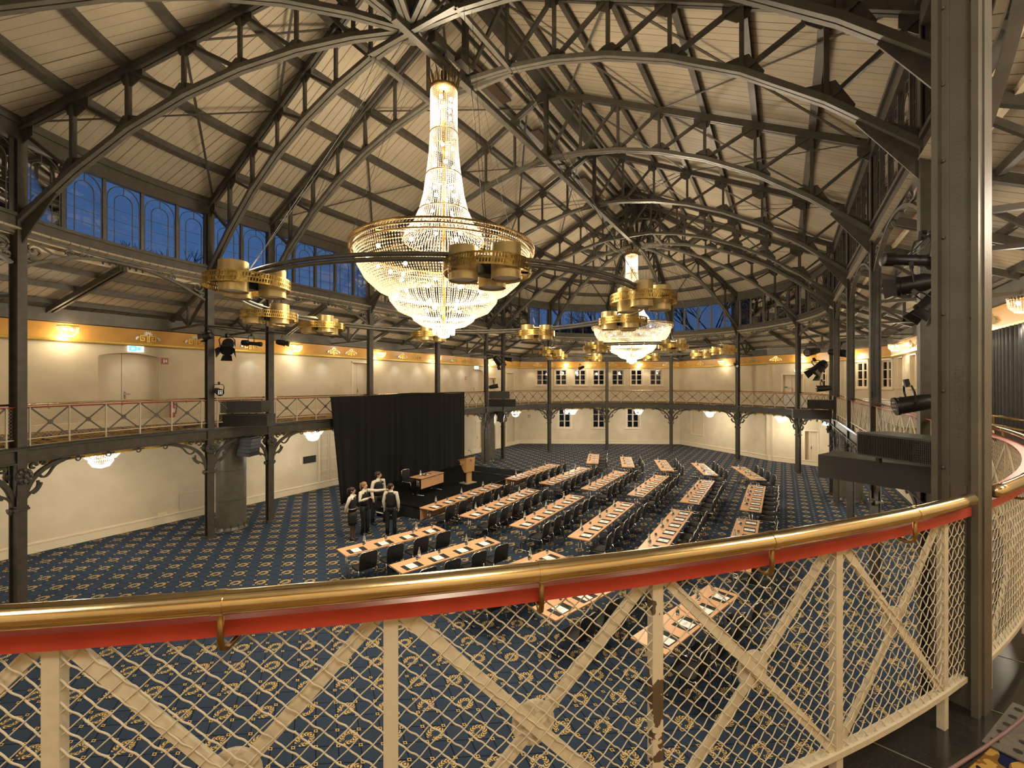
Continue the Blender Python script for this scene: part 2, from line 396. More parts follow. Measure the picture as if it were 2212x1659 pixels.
# outer polygon sweep
poly = [Vector(a) for _, a, b_ in WALLS]
def polyring(name, sec, m):
    N = len(poly); vs = []; fs = []; k = len(sec)
    for i in range(N):
        d0 = (poly[i] - poly[i - 1]).normalized(); d1 = (poly[(i + 1) % N] - poly[i]).normalized()
        n0 = Vector((d0.y, -d0.x)); n1 = Vector((d1.y, -d1.x)); mi = (n0 + n1).normalized(); sc = 1 / max(.3, mi.dot(n0))
        for o, z in sec: q = poly[i] + mi * o * sc; vs.append((q.x, q.y, z))
    for i in range(N):
        j = (i + 1) % N
        for a in range(k): fs.append((i * k + a, j * k + a, j * k + (a + 1) % k, i * k + (a + 1) % k))
    return tag(MB().add(vs, fs).build(name, m), kind='structure')
polyring('baseboard_hall', [(0, 0), (.03, 0), (.03, .24), (.045, .25), (.045, .30), (0, .31)], M['trimwhite'])
polyring('baseboard_gallery', [(0, ZG), (.03, ZG), (.03, ZG + .2), (0, ZG + .21)], M['trimwhite'])
polyring('trim', [(0, 6.2), (.10, 6.2), (.14, 6.27), (.22, 6.72), (0, 6.72)], M['orange'])
polyring('trim', [(0, 6.17), (.13, 6.17), (.155, 6.20), (.165, 6.26), (.12, 6.27), (0, 6.27)], M['gold'])
polyring('trim', [(0, 6.73), (.20, 6.73), (.28, 6.75), (.30, 7.12), (0, 7.14)], M['iron_grey'])
polyring('trim', [(0, 2.98), (.10, 2.98), (.14, 3.1), (0, 3.1)], M['gold'])

OPEN = {  # wall: (u0, u1, z0, z1, kind)
 'left': [(4.6, 6.25, ZG, 5.93, 'bigdoor'), (14.35, 15.35, ZG, 5.98, 'plain'), (24.2, 25.75, ZG, 5.93, 'bigdoor2'), (26.5, 27.4, ZG, 5.35, 'plain'), (28.95, 30.05, ZG, 5.76, 'plain'),
          (12.5, 13.75, 0, 2.72, 'panel'), (24.95, 25.75, 0, 2.2, 'plain'), (28.9, 30.2, 0, 2.9, 'plain')],
 'back': [(u - .48, u + .48, 4.80, 6.08, 'win') for u in (1.9, 3.43, 5.0, 6.53, 8.07, 9.6, 11.17)] + [(u - .5, u + .5, 1.3, 2.95, 'win') for u in (3.73, 6.52, 9.31)],
 'back_right': [(1.3, 2.45, 1.0, 2.85, 'shutter')],
 'alcove': [(-1, -1, 0, 0, '')],
 'corner': [(.74, 1.85, ZG, 5.47, 'plain'), (1.95, 2.6, 0, 2.05, 'plain')],
 'right_end': [(.05, .7, 4.7, 5.95, 'win'), (2.8, 3.7, 4.7, 6.05, 'win'), (4.45, 5.2, 4.7, 6.05, 'win')],
 'right': [(u - .5, u + .5, 4.75, 6.08, k) for u, k in ((1.1, 'blind'), (3.4, 'blind'), (5.6, 'win'), (7.4, 'blind'), (9.4, 'win'), (11.4, 'blind'))],
}
nwin = [0]; ndoor = [0]
def wall(nm, a, b):
    a, b = Vector(a), Vector(b); ln_ = (b - a).length; t = (b - a) / ln_; n = Vector((t.y, -t.x)); TH = .35
    ops = [o for o in OPEN.get(nm, []) if o[1] > 0]
    us = sorted({-.0, ln_} | {x for o in ops for x in o[:2]}); zs = sorted({0, 3.3, 7.3} | {x for o in ops for x in o[2:4]})
    mb = MB(); ang = math.atan2(t.y, t.x)
    for u0, u1 in zip(us, us[1:]):
        # merge vertically where possible
        run = None
        for z0, z1 in zip(zs, zs[1:]):
            um, zm = (u0 + u1) / 2, (z0 + z1) / 2
            solid = not any(o[0] < um < o[1] and o[2] < zm < o[3] for o in ops)
            if solid: run = [run[0], z1] if run else [z0, z1]
            if (not solid or z1 == zs[-1]) and run:
                e0 = -.2 if u0 == us[0] else 0; e1 = .2 if u1 == us[-1] else 0
                c = a + t * ((u0 + e0 + u1 + e1) / 2) - n * TH / 2
                mb.box((c.x, c.y, (run[0] + run[1]) / 2), (u1 + e1 - u0 - e0, TH, run[1] - run[0]), ang); run = None
    tag(mb.build('wall_' + nm, M['plaster']), kind='structure')
    for u0, u1, z0, z1, k in ops:
        # local frame: x along the wall, y towards the room, z up
        mid = a + t * ((u0 + u1) / 2); w_, h_ = u1 - u0, z1 - z0
        nm2 = ('window_%d' % (nwin.__setitem__(0, nwin[0] + 1) or nwin[0])) if k in ('win', 'blind', 'shutter') else ('door_%d' % (ndoor.__setitem__(0, ndoor[0] + 1) or ndoor[0]))
        root = bpy.data.objects.new(nm2, None); COL.objects.link(root); root.location = (mid.x, mid.y, z0)
        root.rotation_euler = (0, 0, math.atan2(n.y, n.x) - PI / 2); root['kind'] = 'structure'
        f = MB()
        if k == 'win':
            yy = -.16
            for sx_ in (-1, 1): f.box((sx_ * (w_ / 2 - .04), yy, h_ / 2), (.08, .07, h_))
            f.box((0, yy, .04), (w_, .07, .08)); f.box((0, yy, h_ - .04), (w_, .07, .08)); f.box((0, yy, h_ / 2), (.10, .06, h_))
            nr = 3
            for i in range(1, nr): f.box((0, yy, h_ * i / nr), (w_, .05, .045))
            for sx_ in (-1, 1):   # casing on the wall face
                f.box((sx_ * (w_ / 2 + .05), .012, h_ / 2), (.10, .03, h_ + .16))
            f.box((0, .012, h_ + .05), (w_ + .2, .03, .1)); f.box((0, .03, -.04), (w_ + .3, .1, .08))
            f.build('window_frame', M['trimwhite'], root)
            MB().box((0, yy - .02, h_ / 2), (w_, .008, h_)).build('pane', M['pane'], root)
            MB().box((0, -.12, .012), (w_, .24, .024)).build('window_sill', M['trimwhite'], root)
        elif k in ('blind', 'shutter'):
            MB().box((0, -.16, h_ / 2), (w_, .06, h_)).build('blind_panel', M['door'], root)
            for sx_ in (-1, 1): f.box((sx_ * (w_ / 2 + .03), .01, h_ / 2), (.06, .02, h_ + .1))
            f.box((0, .02, -.03), (w_ + .2, .06, .05)); f.box((0, .01, h_ + .03), (w_ + .12, .02, .06)); f.build('window_frame', M['trimwhite'], root)
        else:
            d = -.22
            leaf = MB()
            if k.startswith('bigdoor'):
                leaf.box((-.2 * w_ + .02, d, h_ / 2), (w_ * .60 - .02, .05, h_)); leaf.build('door_leaf', M['door'], root)
                MB().box((.3 * w_ - .01, d, h_ / 2), (w_ * .36, .05, h_)).build('door_leaf', M['door'], root)
                f.box((w_ / 2 - .03, d + .04, h_ / 2), (.06, .06, h_)); f.box((-w_ / 2 + .02, d + .04, h_ / 2), (.04, .06, h_))
                # segmental head
                ar = [(-w_ / 2, h_ + .001)] + [(-w_ / 2 + w_ * i / 12, h_ - .13 + .13 * (1 - (i / 6 - 1) ** 2)) for i in range(13)] + [(w_ / 2, h_ + .001)]
                f.prism(ar, .2, (0, -.10, 0), Matrix(((1, 0, 0), (0, 0, -1), (0, 1, 0)))); f.build('door_frame', M['plaster'], root)
                hb = MB().box((.06 * w_, d + .04, 1.02), (.05, .012, .25)); hb.tube([(.06 * w_, d + .04, 1.06), (.06 * w_, d + .09, 1.06), (.06 * w_ - .13, d + .09, 1.06)], .011); hb.build('door_handle', M['chrome'], root)
            elif k == 'panel':
                leaf.box((0, d, h_ / 2), (w_, .05, h_)); dl = leaf.build('door_leaf', M['door'], root)
                for i in range(4):
                    for sx_ in (-1, 1): 
                        zc = .12 + (i + .5) * (h_ - .3) / 4; pn = MB()
                        for dx, dz, ww, hh in ((0, -.27, w_ * .36, .03), (0, .27, w_ * .36, .03), (-w_ * .18, 0, .03, .57), (w_ * .18, 0, .03, .57)): pn.box((sx_ * w_ * .23 + dx, d + .035, zc + dz), (ww, .03, hh))
                        pn.build('door_panel', M['trimwhite'], root)
                for sx_ in (-1, 1): f.box((sx_ * (w_ / 2 + .05), .015, h_ / 2), (.1, .04, h_))
                ar = [(-w_ / 2 - .1, h_ - .02)] + [(-w_ / 2 - .1 + (w_ + .2) * i / 12, h_ + .04 + .16 * (1 - (i / 6 - 1) ** 2)) for i in range(13)] + [(w_ / 2 + .1, h_ - .02)]
                f.prism(ar, .05, (0, .01, 0), Matrix(((1, 0, 0), (0, 0, -1), (0, 1, 0)))); f.build('door_frame', M['trimwhite'], root)
            else:
                leaf.box((-w_ * .2, d, h_ / 2), (w_ * .6 - .01, .05, h_)); leaf.build('door_leaf', M['door'], root)
                MB().box((w_ * .3, d, h_ / 2), (w_ * .4 - .01, .05, h_)).build('door_leaf', M['door'], root)
                for sx_ in (-1, 1): f.box((sx_ * (w_ / 2 + .04), .012, h_ / 2), (.08, .03, h_ + .08))
                f.box((0, .012, h_ + .04), (w_ + .16, .03, .08)); f.build('door_frame', M['trimwhite'], root)
                MB().box((.05, d + .04, 1.05), (.03, .02, .18)).build('door_handle', M['chrome'], root)
for nm, a, b in WALLS: wall(nm, a, b)

# ------------------------------------------------------------------ roof
ZT = lambda x: 14.85 - .49 * abs(x)            # top chord
ZB = [12.56, 12.43, 12.18, 11.79, 11.24, 10.52, 9.58, 8.45]
DX = R / 7
zroof = lambda r: ZT(r) + .26
mb = MB(); uv = []; vs = []; fs = []
def patch(rows):
    """rows: list of rows of (x, y, z, u, v)"""
    o = len(vs); m = len(rows[0])
    for r in rows:
        for q in r: vs.append(q[:3]); uv.append(q[3:])
    for i in range(len(rows) - 1):
        for j in range(m - 1): fs.append((o + i * m + j, o + i * m + j + 1, o + (i + 1) * m + j + 1, o + (i + 1) * m + j))
RO = R + .12
for b in BAYS:
    if b[0] == 'arc':
        c = Vector(b[1]); am = math.radians((b[2] + b[3]) / 2); nm_, tm = Vector((math.cos(am), math.sin(am))), Vector((-math.sin(am), math.cos(am)))
        rows = []
        for i in range(9):
            a = math.radians(b[2] + (b[3] - b[2]) * i / 8); row = []
            for r in (0.02, 3, 6, RO):
                q = Vector((math.cos(a), math.sin(a))) * r; row.append((c.x + q.x, c.y + q.y, zroof(r), q.dot(tm) + b[2], q.dot(nm_)))
            rows.append(row)
        patch(rows)
    else:
        sg = b[3][0]
        patch([[(sg * r, y, zroof(r), y + (50 if sg > 0 else 0), r) for r in (0, RO)] for y in (b[1][1], b[2][1])])
me_ = mb.add(vs, fs).build('ceiling', M['boards'], uv=uv); tag(me_, kind='structure')
sm = me_.modifiers.new('thick', 'SOLIDIFY'); sm.thickness = .05; sm.offset = 1 if False else -1
# lean-to roof over the gallery
vs = []; fs = []; uv = []; acc = 0; rows = []
for b in BAYS:
    k = 8 if b[0] == 'arc' else 2; rows = []
    for i in range(k + 1):
        p, n = bp(b, i / k); h = hit(p, n) + .2; u = (i / k) * (4.58 if b[0] == 'arc' else (Vector(b[2]) - Vector(b[1])).length)
        q = p + n * h; fan = (h / R * (i / k - .5) * 4.58) if b[0] == 'arc' else 0
        rows.append([(p.x - n.x * .1, p.y - n.y * .1, 8.36, u + acc, 0), (q.x, q.y, 7.14, u + fan + acc, h)])
    patch(rows); acc += 13.7
ce = tag(MB().add(vs, fs).build('ceiling', M['boards'], uv=uv), kind='structure')
sm = ce.modifiers.new('thick', 'SOLIDIFY'); sm.thickness = .05; sm.offset = -1

# trusses -------------------------------------------------------------
def half_truss_meshes():
    P = {}
    def keep(key, mbb, m):
        o = mbb.build(key.split('#')[0], m); P[key] = o.data; COL.objects.unlink(o); bpy.data.objects.remove(o)
    I, IG = M['iron'], M['iron_grey']
    tn = [Vector((DX * i, 0, ZT(DX * i))) for i in range(8)]; bn = [Vector((DX * i, 0, ZB[i])) for i in range(8)]
    mb = MB()
    for s_ in (-1, 1): mb.bar(tn[0] + Vector((0, s_ * .05, 0)), tn[7] + Vector((0, s_ * .05, 0)), .075, .17)
    mb.bar(tn[0] + Vector((0, 0, .07)), tn[7] + Vector((0, 0, .07)), .19, .02)
    for i in range(1, 40):
        q = tn[0].lerp(tn[7], i / 40)
    keep('top_chord', mb, I)
    mb = MB()
    for s_ in (-1, 1):
        pts = [v + Vector((0, s_ * .058, 0)) for v in bn]
        mb.sweep(pts, [(-.045, -.05), (.045, -.05), (.045, .05), (-.045, .05)])
    mb.sweep([v + Vector((0, 0, .035)) for v in bn], [(-.02, -.01), (.02, -.01), (.02, .01), (-.02, .01)])
    keep('bottom_chord', mb, IG)
    for i in range(1, 7): keep('post#%d' % i, MB().bar(bn[i], tn[i], .075 if i < 5 else .11, .075, (1, 0, 0)), I)
    for i in range(0, 7): keep('diagonal#%d' % i, MB().bar(bn[i], tn[i + 1], .07, .09, (0, 1, 0)), I)
    R3 = Matrix(((1, 0, 0), (0, 0, -1), (0, 1, 0)))
    for i in range(1, 8):
        g_ = .17 + .03 * i if i < 7 else .34
        c = tn[i]; keep('gusset#t%d' % i, MB().prism([(-g_, .0 + .49 * g_), (g_ * .6, -.49 * g_ * .6), (g_ * .35, -.8 * g_ - .05), (-g_ * .25, -.9 * g_ - .05), (-g_, -.15)], .02, c, R3), I)
        if i < 7:
            sl = (ZB[min(i + 1, 7)] - ZB[i - 1]) / (2 * DX); g2 = .2 + .025 * i
            keep('gusset#b%d' % i, MB().prism([(-g2 * .8, -sl * g2 * .8), (g2, sl * g2), (g2 * 1.1, sl * g2 + .12), (g2 * .35, .9 * g2), (-g2 * .3, .9 * g2), (-g2 * .8, .1 - sl * g2 * .8)], .02, bn[i], R3), I)
    keep('gusset#knee', MB().prism([(DX * 7 - .02, 7.9), (DX * 7 - .02, 8.75), (DX * 6.35, 9.2), (DX * 6.3, 9.1)], .03, (0, 0, 0), R3), I)
    return P
HT = half_truss_meshes()
def add_half(root, rot, skip=()):
    for k, me in HT.items():
        if k in skip: continue
        o = bpy.data.objects.new(k.split('#')[0], me); COL.objects.link(o); o.parent = root; o.rotation_euler = (0, 0, rot)
R3X = Matrix(((1, 0, 0), (0, 0, -1), (0, 1, 0)))
KP = MB().bar((0, 0, 12.5), (0, 0, 14.9), .13, .13, (1, 0, 0)).build('king_post', M['iron']).data
KG = MB().prism([(-.62, 12.42), (.62, 12.42), (.5, 12.6), (.12, 12.95), (-.12, 12.95), (-.5, 12.6)], .03, (0, 0, 0), R3X).build('foot_plate', M['iron']).data
KG2 = MB().prism([(-.4, 14.55), (.4, 14.55), (.1, 14.9), (-.1, 14.9)], .03, (0, 0, 0), R3X).build('head_plate', M['iron']).data
for n_ in ('king_post', 'foot_plate', 'head_plate'):
    o = bpy.data.objects.get(n_); bpy.data.objects.remove(o)
FT = [(0, 'full roof truss carrying the near hub, first cross-span truss from the camera'), (G, 'full roof truss just beyond the near chandelier winch, second from the camera'),
      (G + S / 3, 'full cross-span roof truss, third from the camera'), (G + 2 * S / 3, 'full cross-span roof truss, fourth from the camera'),
      (G + S, 'full cross-span roof truss just before the far chandelier, fifth from the camera'), (L, 'full cross-span roof truss carrying the far hub, sixth from the camera')]
for y, lab in FT:
    r_ = thing('roof_truss', (0, y, 0), 0, lab, 'roof truss', 'full cross-span roof trusses')
    add_half(r_, 0); add_half(r_, PI, ())
    for n_, me in (('king_post', KP), ('gusset', KG), ('gusset', KG2)):
        o = bpy.data.objects.new(n_, me); COL.objects.link(o); o.parent = r_
ORD = ['first', 'second', 'third', 'fourth', 'fifth', 'sixth', 'seventh', 'eighth', 'ninth', 'tenth', 'eleventh', 'twelfth']
for k in range(5):
    a = -30 - 30 * k
    r_ = thing('half_truss', (0, 0, 0), math.radians(a), 'radial half truss meeting the near hub, %s counting from the lettered column' % ORD[k], 'roof truss', 'radial half trusses of the near dome'); add_half(r_, 0)
for k in range(5):
    a = 30 + 30 * k
    r_ = thing('half_truss', (0, L, 0), math.radians(a), 'radial half truss meeting the far hub, %s counting from the right' % ORD[k], 'roof truss', 'radial half trusses of the far dome'); add_half(r_, 0)
for y, w_ in ((0, 'near'), (L, 'far')):
    t_ = thing('truss_hub', (0, y, 0), 0, 'round iron hub gathering the radial truss feet of the %s dome' % w_, 'truss hub', 'truss hubs')
    MB().lathe([(.26, 12.42), (.26, 12.72)], 20).build('hub_drum', M['iron'], t_, 'auto')
    MB().tube([(1.15 * math.cos(2 * PI * i / 24), 1.15 * math.sin(2 * PI * i / 24), 13.6) for i in range(24)], .05, 6, True).build('hub_ring', M['iron'], t_)
    for i in range(12): MB().tube([(.24 * math.cos(PI * i / 6), .24 * math.sin(PI * i / 6), 12.7), (1.15 * math.cos(PI * i / 6), 1.15 * math.sin(PI * i / 6), 13.6)], .03, 5).build('stay', M['iron'], t_)
# purlins
for i in range(1, 8):
    x = DX * i; z = ZT(x) + .09; w_ = .07 if i < 7 else .1
    mb = MB().ring([(x - R - w_, z), (x - R + w_, z - .49 * w_ * 2), (x - R + w_, z + .16 - .49 * w_ * 2), (x - R - w_, z + .16)], 10)
    tag(mb.build('roof_purlin', M['iron']), 'iron purlin circling under the roof boards, %s down from the ridge' % ORD[i - 1], 'purlin', 'roof purlins')
# wind braces
def brace(pa, pb, lab, grp):
    o = tag(MB().bar(pa, pb, .06, .015).build('wind_brace', M['iron']), lab, 'brace', grp)
LV = [0, 3, 6]
yy_ = [0, G, G + S / 3, G + 2 * S / 3, G + S, L]
for sg, sn in ((1, 'right'), (-1, 'left')):
    for i in (1, 2, 3):
        for lv, (a, b_) in enumerate(((.6, 3), (3, 6.8))):
            for (ya, yb) in ((yy_[i], yy_[i + 1]), (yy_[i + 1], yy_[i])):
                xa, xb = a * DX, b_ * DX
                brace((sg * xa, ya, ZT(xa) + .02), (sg * xb, yb, ZT(xb) + .02), 'crossed flat bar under the %s roof slope, %s, between %s' % (sn, ('upper row', 'lower row')[lv], ('second and third trusses', 'third and fourth trusses', 'fourth and fifth trusses')[i - 1]), 'crossed flat bars under the %s slope, %s, bay %s' % (sn, ('upper row', 'lower row')[lv], ORD[i - 1]))
for cy, rng, w_ in ((0, (-180, -60), 'near'), (L, (0, 60, 120), 'far')):
    for a0 in rng:
        for (u, v) in ((a0, a0 + 30), (a0 + 30, a0)):
            for ra, rb in ((2 * DX, 4 * DX), (4 * DX, 6.8 * DX)):
                A, B_ = math.radians(u), math.radians(v)
                brace((ra * math.cos(A), cy + ra * math.sin(A), ZT(ra) + .02), (rb * math.cos(B_), cy + rb * math.sin(B_), ZT(rb) + .02), 'flat iron brace crossed between radial trusses of the %s dome' % w_, 'wind braces of the %s dome' % w_)
# ridge: beam, vent boards, service rail
t_ = thing('ridge_monitor', (0, 0, 14.6), 0, 'dark ridge beam with side boards running the length of the roof', 'ridge beam')
MB().box((0, L / 2, .42), (.34, L, .2)).build('ridge_beam', M['iron'], t_)
for sx_ in (-1, 1):
    MB().box((sx_ * .42, L / 2, .16), (.10, L, .22)).build('side_board', M['iron'], t_)
    MB().box((sx_ * .66, L / 2, .06), (.05, L, .16)).build('side_board', M['iron'], t_)
brown = mat('brown_board', (.07, .042, .02), .6, 0, .2, 8)
for i in range(4):
    y0 = yy_[i] + .5 if i == 0 else yy_[i] + .7; y1 = yy_[i + 1] - .6
    if i > 0 or True:
        MB().box((-1.0, (y0 + y1) / 2, -.26), (.34, max(.6, (y1 - y0) * .8), .05)).build('vent_board', brown, t_)
t_ = thing('service_rail', (0, 0, 12.4), 0, 'grey iron service rail linking the two hubs under the ridge', 'rail')
MB().box((.12, L / 2, -.02), (.12, L + 1.2, .1)).box((.12, L / 2, .05), (.16, L + 1.2, .02)).box((.12, L / 2, -.08), (.16, L + 1.2, .02)).build('rail_beam', M['iron_grey'], t_)

# ------------------------------------------------------------------ clerestory, beams on the ring
ringtrim = lambda sec, m, n=10, sm=False: tag(MB().ring(sec, n).build('trim', m), kind='structure')
ringtrim([(-.10, 10.28), (.08, 10.28), (.08, 10.66), (-.10, 10.66)], M['iron'])
ringtrim([(-.16, 10.60), (-.02, 10.60), (-.02, 10.70), (-.16, 10.70)], M['iron'])
ringtrim([(-.07, 8.30), (.07, 8.30), (.07, 8.62), (-.07, 8.62)], M['iron'])
ringtrim([(-.12, 8.58), (.10, 8.58), (.10, 8.66), (-.12, 8.66)], M['iron'])
ringtrim([(.05, 8.20), (.12, 8.20), (.12, 8.31), (.05, 8.31)], M['trimwhite'])
ringtrim([(.30, 8.06), (.36, 8.06), (.36, 8.17), (.30, 8.17)], M['trimwhite'])
ringtrim([(-.05, 3.13), (.05, 3.13), (.05, 3.45), (-.05, 3.45)], M['iron'])
ringtrim([(-.11, 3.13), (.11, 3.13), (.11, 3.155), (-.11, 3.155)], M['iron'])
ringtrim([(-.11, 3.42), (.11, 3.42), (.11, 3.46), (-.11, 3.46)], M['iron'])
ringtrim([(.14, 3.02), (.24, 3.02), (.30, 3.11), (.14, 3.11)], M['gold'])
for f_ in (.26, .51, .77):   # lean-to purlins
    pr = []
    for p, n, h in st:
        q = p + n * h * f_; z = 8.36 - 1.22 * f_ - .05; pr.append((q.x, q.y, z - .09))
    mb = MB().sweep(pr, [(-.04, -.07), (.04, -.07), (.04, .07), (-.04, .07)], True)
    tag(mb.build('gallery_purlin', M['iron']), 'dark purlin under the gallery roof boards, %s out from the columns' % {.26: 'nearest', .51: 'middle', .77: 'farthest'}[f_], 'purlin', 'gallery roof purlins')

for i, b in enumerate(BAYS):
    nwin[0] += 1
    root = bpy.data.objects.new('window_%d' % nwin[0], None); COL.objects.link(root); root['kind'] = 'structure'; root.location = P3(b, .5, 8.66); RL = root.location.copy()
    length = 4.53 if b[0] == 'arc' else (Vector(b[2]) - Vector(b[1])).length
    n = 5 if length > 3 else 2; fr = MB(); gb = MB(); pn = MB()
    for k in range(n + 1):
        p = P3(b, min(max(k / n, .03), .97), 0) - RL; fr.bar((p.x, p.y, 0), (p.x, p.y, 1.64), .07, .09, (1, 0, 0))
    for k in range(n):
        a, c = P3(b, k / n, 0) - RL, P3(b, (k + 1) / n, 0) - RL; a.z = c.z = 0; W = (c - a).length; d = (c - a) / W
        pn.add([a, c, c + Vector((0, 0, 1.64)), a + Vector((0, 0, 1.64))], [(0, 1, 2, 3)])
        def q(s, z): v = a + d * s; return Vector((v.x, v.y, z))
        for rr_, zz in ((W / 2 - .07, 1.58), (W / 2 - .24, 1.36)):
            cz = zz - rr_
            gb.sweep([q(W / 2 - rr_, .03)] + [q(W / 2 - rr_ * math.cos(PI * j / 10), cz + rr_ * math.sin(PI * j / 10)) for j in range(11)] + [q(W / 2 + rr_, .03)], [(-.009, -.009), (.009, -.009), (.009, .009), (-.009, .009)], caps=False)
        gb.bar(q(W / 2, 1.36), q(W / 2, 1.58), .016, .016, (1, 0, 0))
        for z in (.32, .62, .92): gb.bar(q(.05, z), q(W - .05, z), .010, .010)
    fr.build('window_frame', M['iron'], root); gb.build('glazing_bars', M['iron'], root); pn.build('pane', M['pane'], root)
    # arched girder under the clerestory
    if length < 3: continue
    if i in (2, 3): desc = 'behind the camera'
    gl = ['on the left edge of the photo', 'in the first whole bay on the left', 'above the camera', 'behind the camera', 'above the brass handrail', 'by the lettered column', 'two', 'three'][i] if i < 6 else None
    where = {7: 'right side, nearest straight bay', 8: 'right side, middle straight bay', 9: 'right side, farthest straight bay', 11: 'far round end, first bay from the right', 12: 'far round end, second bay from the right',
             13: 'far round end, third bay from the right', 14: 'far round end, third bay from the left', 15: 'far round end, second bay from the left', 16: 'far round end, first bay from the left',
             18: 'left side, farthest straight bay', 19: 'left side, middle straight bay', 20: 'left side, nearest straight bay'}.get(i, gl)
    root = thing('arched_girder', RL * 1, 0, 'pierced cast iron arched girder under the clerestory, ' + where, 'girder', 'arched girders under the clerestory'); root.location.z = 7.4; RL2 = root.location.copy()
    def A(t, z, off=0): return P3(b, t, z, off) - RL2
    prof = [(-.05, -.03), (.05, -.03), (.05, .03), (-.05, .03)]
    zar = lambda t: 7.47 + .70 * (1 - abs(2 * t - 1) ** 2.1)
    mb = MB().sweep([A(.03 + .94 * j / 20, zar(.03 + .94 * j / 20)) for j in range(21)], prof); mb.build('arch_rib', M['iron_grey'], root)
    MB().sweep([A(j / 10, 8.24) for j in range(11)], prof).build('top_bar', M['iron_grey'], root)
    for sd in (0, 1):
        mb = MB(); fl_ = (lambda s: s / length) if sd == 0 else (lambda s: 1 - s / length)
        def sp(cx_, cz_, r0, turns, a0, sgn=1, n=22): return [A(fl_(cx_ + r0 * (1 - .75 * j / n) * math.cos(a0 + sgn * turns * 2 * PI * j / n)), cz_ + r0 * (1 - .75 * j / n) * math.sin(a0 + sgn * turns * 2 * PI * j / n)) for j in range(n + 1)]
        pf = [(-.02, -.02), (.02, -.02), (.02, .02), (-.02, .02)]
        mb.sweep([A(fl_(1.15), 8.08), A(fl_(.95), 8.0), A(fl_(.7), 7.98), A(fl_(.45), 8.08)] + sp(.33, 7.93, .17, 1.4, 1.2), pf)
        mb.sweep(sp(1.05, 8.10, .10, 1.2, 3.6, -1, 14), pf); mb.sweep(sp(.22, 7.72, .08, 1.2, .4, 1, 12), pf)
        for s_ in (1.3, 1.42, 1.54): mb.sweep(sp(s_, 8.13, .05, 1, 0, 1, 8), pf)
        mb.build('scroll', M['iron_grey'], root)
    for j in range(7):
        tt = .5 + (j - 3) * .035; MB().ball(A(tt, zar(tt) - .07 - (.06 if j == 3 else 0)), .07 if j == 3 else .05, 7, 5, (1, .5, 1)).build('cast_leaf', M['iron_grey'], root)
    # strut from girder crown to the wall plate
    p, n = bp(b, .5); h = hit(p, n)
    q = p + n * (h - .1)
    st_ = thing('gallery_strut', (p.x, p.y, 7.9), 0, 'dark sloping strut from girder crown to wall, ' + where, 'strut', 'gallery roof struts')
    mb = MB()
    for s_ in (-.06, .06):
        ofs = Vector((-n.y, n.x, 0)) * s_; mb.bar(ofs + Vector((0, 0, .15)), Vector((q.x - p.x, q.y - p.y, -.92)) + ofs, .06, .15)
    mb.build('strut_beam', M['iron'], st_)
    if i not in (3,):
        MB().box((0, 0, 0), (.3, .3, .2), math.atan2(n.y, n.x)).build('shoe', M['iron'], st_, loc=(q.x - p.x, q.y - p.y, -.95))

# ------------------------------------------------------------------ columns with their brackets and lean-to trusses
def colmesh(dx, fw, wt, sub=False):
    mb = MB(); f_ = .022
    for sx_ in (-1, 1): mb.box((sx_ * (dx / 2 - f_ / 2), 0, 5.28), (f_, fw, 10.56))
    mb.box((0, 0, 5.28), (dx - 2 * f_ + .002, wt, 10.56))
    for sx_ in (-1, 1):
        for sy_ in (-1, 1): mb.box((sx_ * (dx / 2 - f_ - .012), sy_ * (wt / 2 + .0015), 5.28), (.026, .005, 10.56))
    return mb
cm = colmesh(.205, .195, .07).build('shaft', M['iron']); cme = cm.data; bpy.data.objects.remove(cm)
cm = colmesh(.150, .15, .055).build('shaft', M['iron_grey']); cme5 = cm.data; bpy.data.objects.remove(cm)
bmb = MB()
up = (1, 0, 0); pr1 = [(-.045, -.035), (.045, -.035), (.045, .035), (-.045, .035)]; pr2 = [(-.022, -.022), (.022, -.022), (.022, .022), (-.022, .022)]
def bez(p0, p1, p2, p3, n=10): 
    return [Vector((0, 0, 0)) + Vector((0, *[((1 - t) ** 3 * a + 3 * (1 - t) ** 2 * t * b_ + 3 * (1 - t) * t * t * c + t ** 3 * d) for a, b_, c, d in zip(p0, p1, p2, p3)])) for t in [k / n for k in range(n + 1)]]
bmb.sweep(bez((.10, 2.2), (.14, 2.85), (.62, 3.03), (1.12, 3.1), 14), pr1, up=up)
bmb.sweep(bez((.13, 2.28), (.20, 2.5), (.46, 2.42), (.40, 2.68), 10) , pr2, up=up)
bmb.sweep(bez((.30, 2.40), (.42, 2.46), (.46, 2.56), (.47, 2.62), 6), pr2, up=up)
bmb.sweep(bez((.42, 2.82), (.50, 2.66), (.62, 2.74), (.70, 2.88), 8) + bez((.70, 2.88), (.78, 3.0), (.9, 3.02), (.98, 3.04), 6)[1:], pr2, up=up)
for cy_, cz_, r0, sg in ((.30, 3.02, .08, 1), (.52, 3.06, .06, -1), (.20, 2.86, .05, 1)):
    bmb.sweep([Vector((0, cy_ + sg * r0 * (1 - .6 * j / 14) * math.cos(.4 * j), cz_ + r0 * (1 - .6 * j / 14) * math.sin(.4 * j))) for j in range(15)], pr2, up=up)
bmb.sweep([Vector((0, .10, 2.08)), Vector((0, .15, 2.05)), Vector((0, .19, 2.10)), Vector((0, .17, 2.16))], pr2, up=up)
bo = bmb.build('bracket', M['iron']); bme = bo.data; bpy.data.objects.remove(bo)
ro = MB()
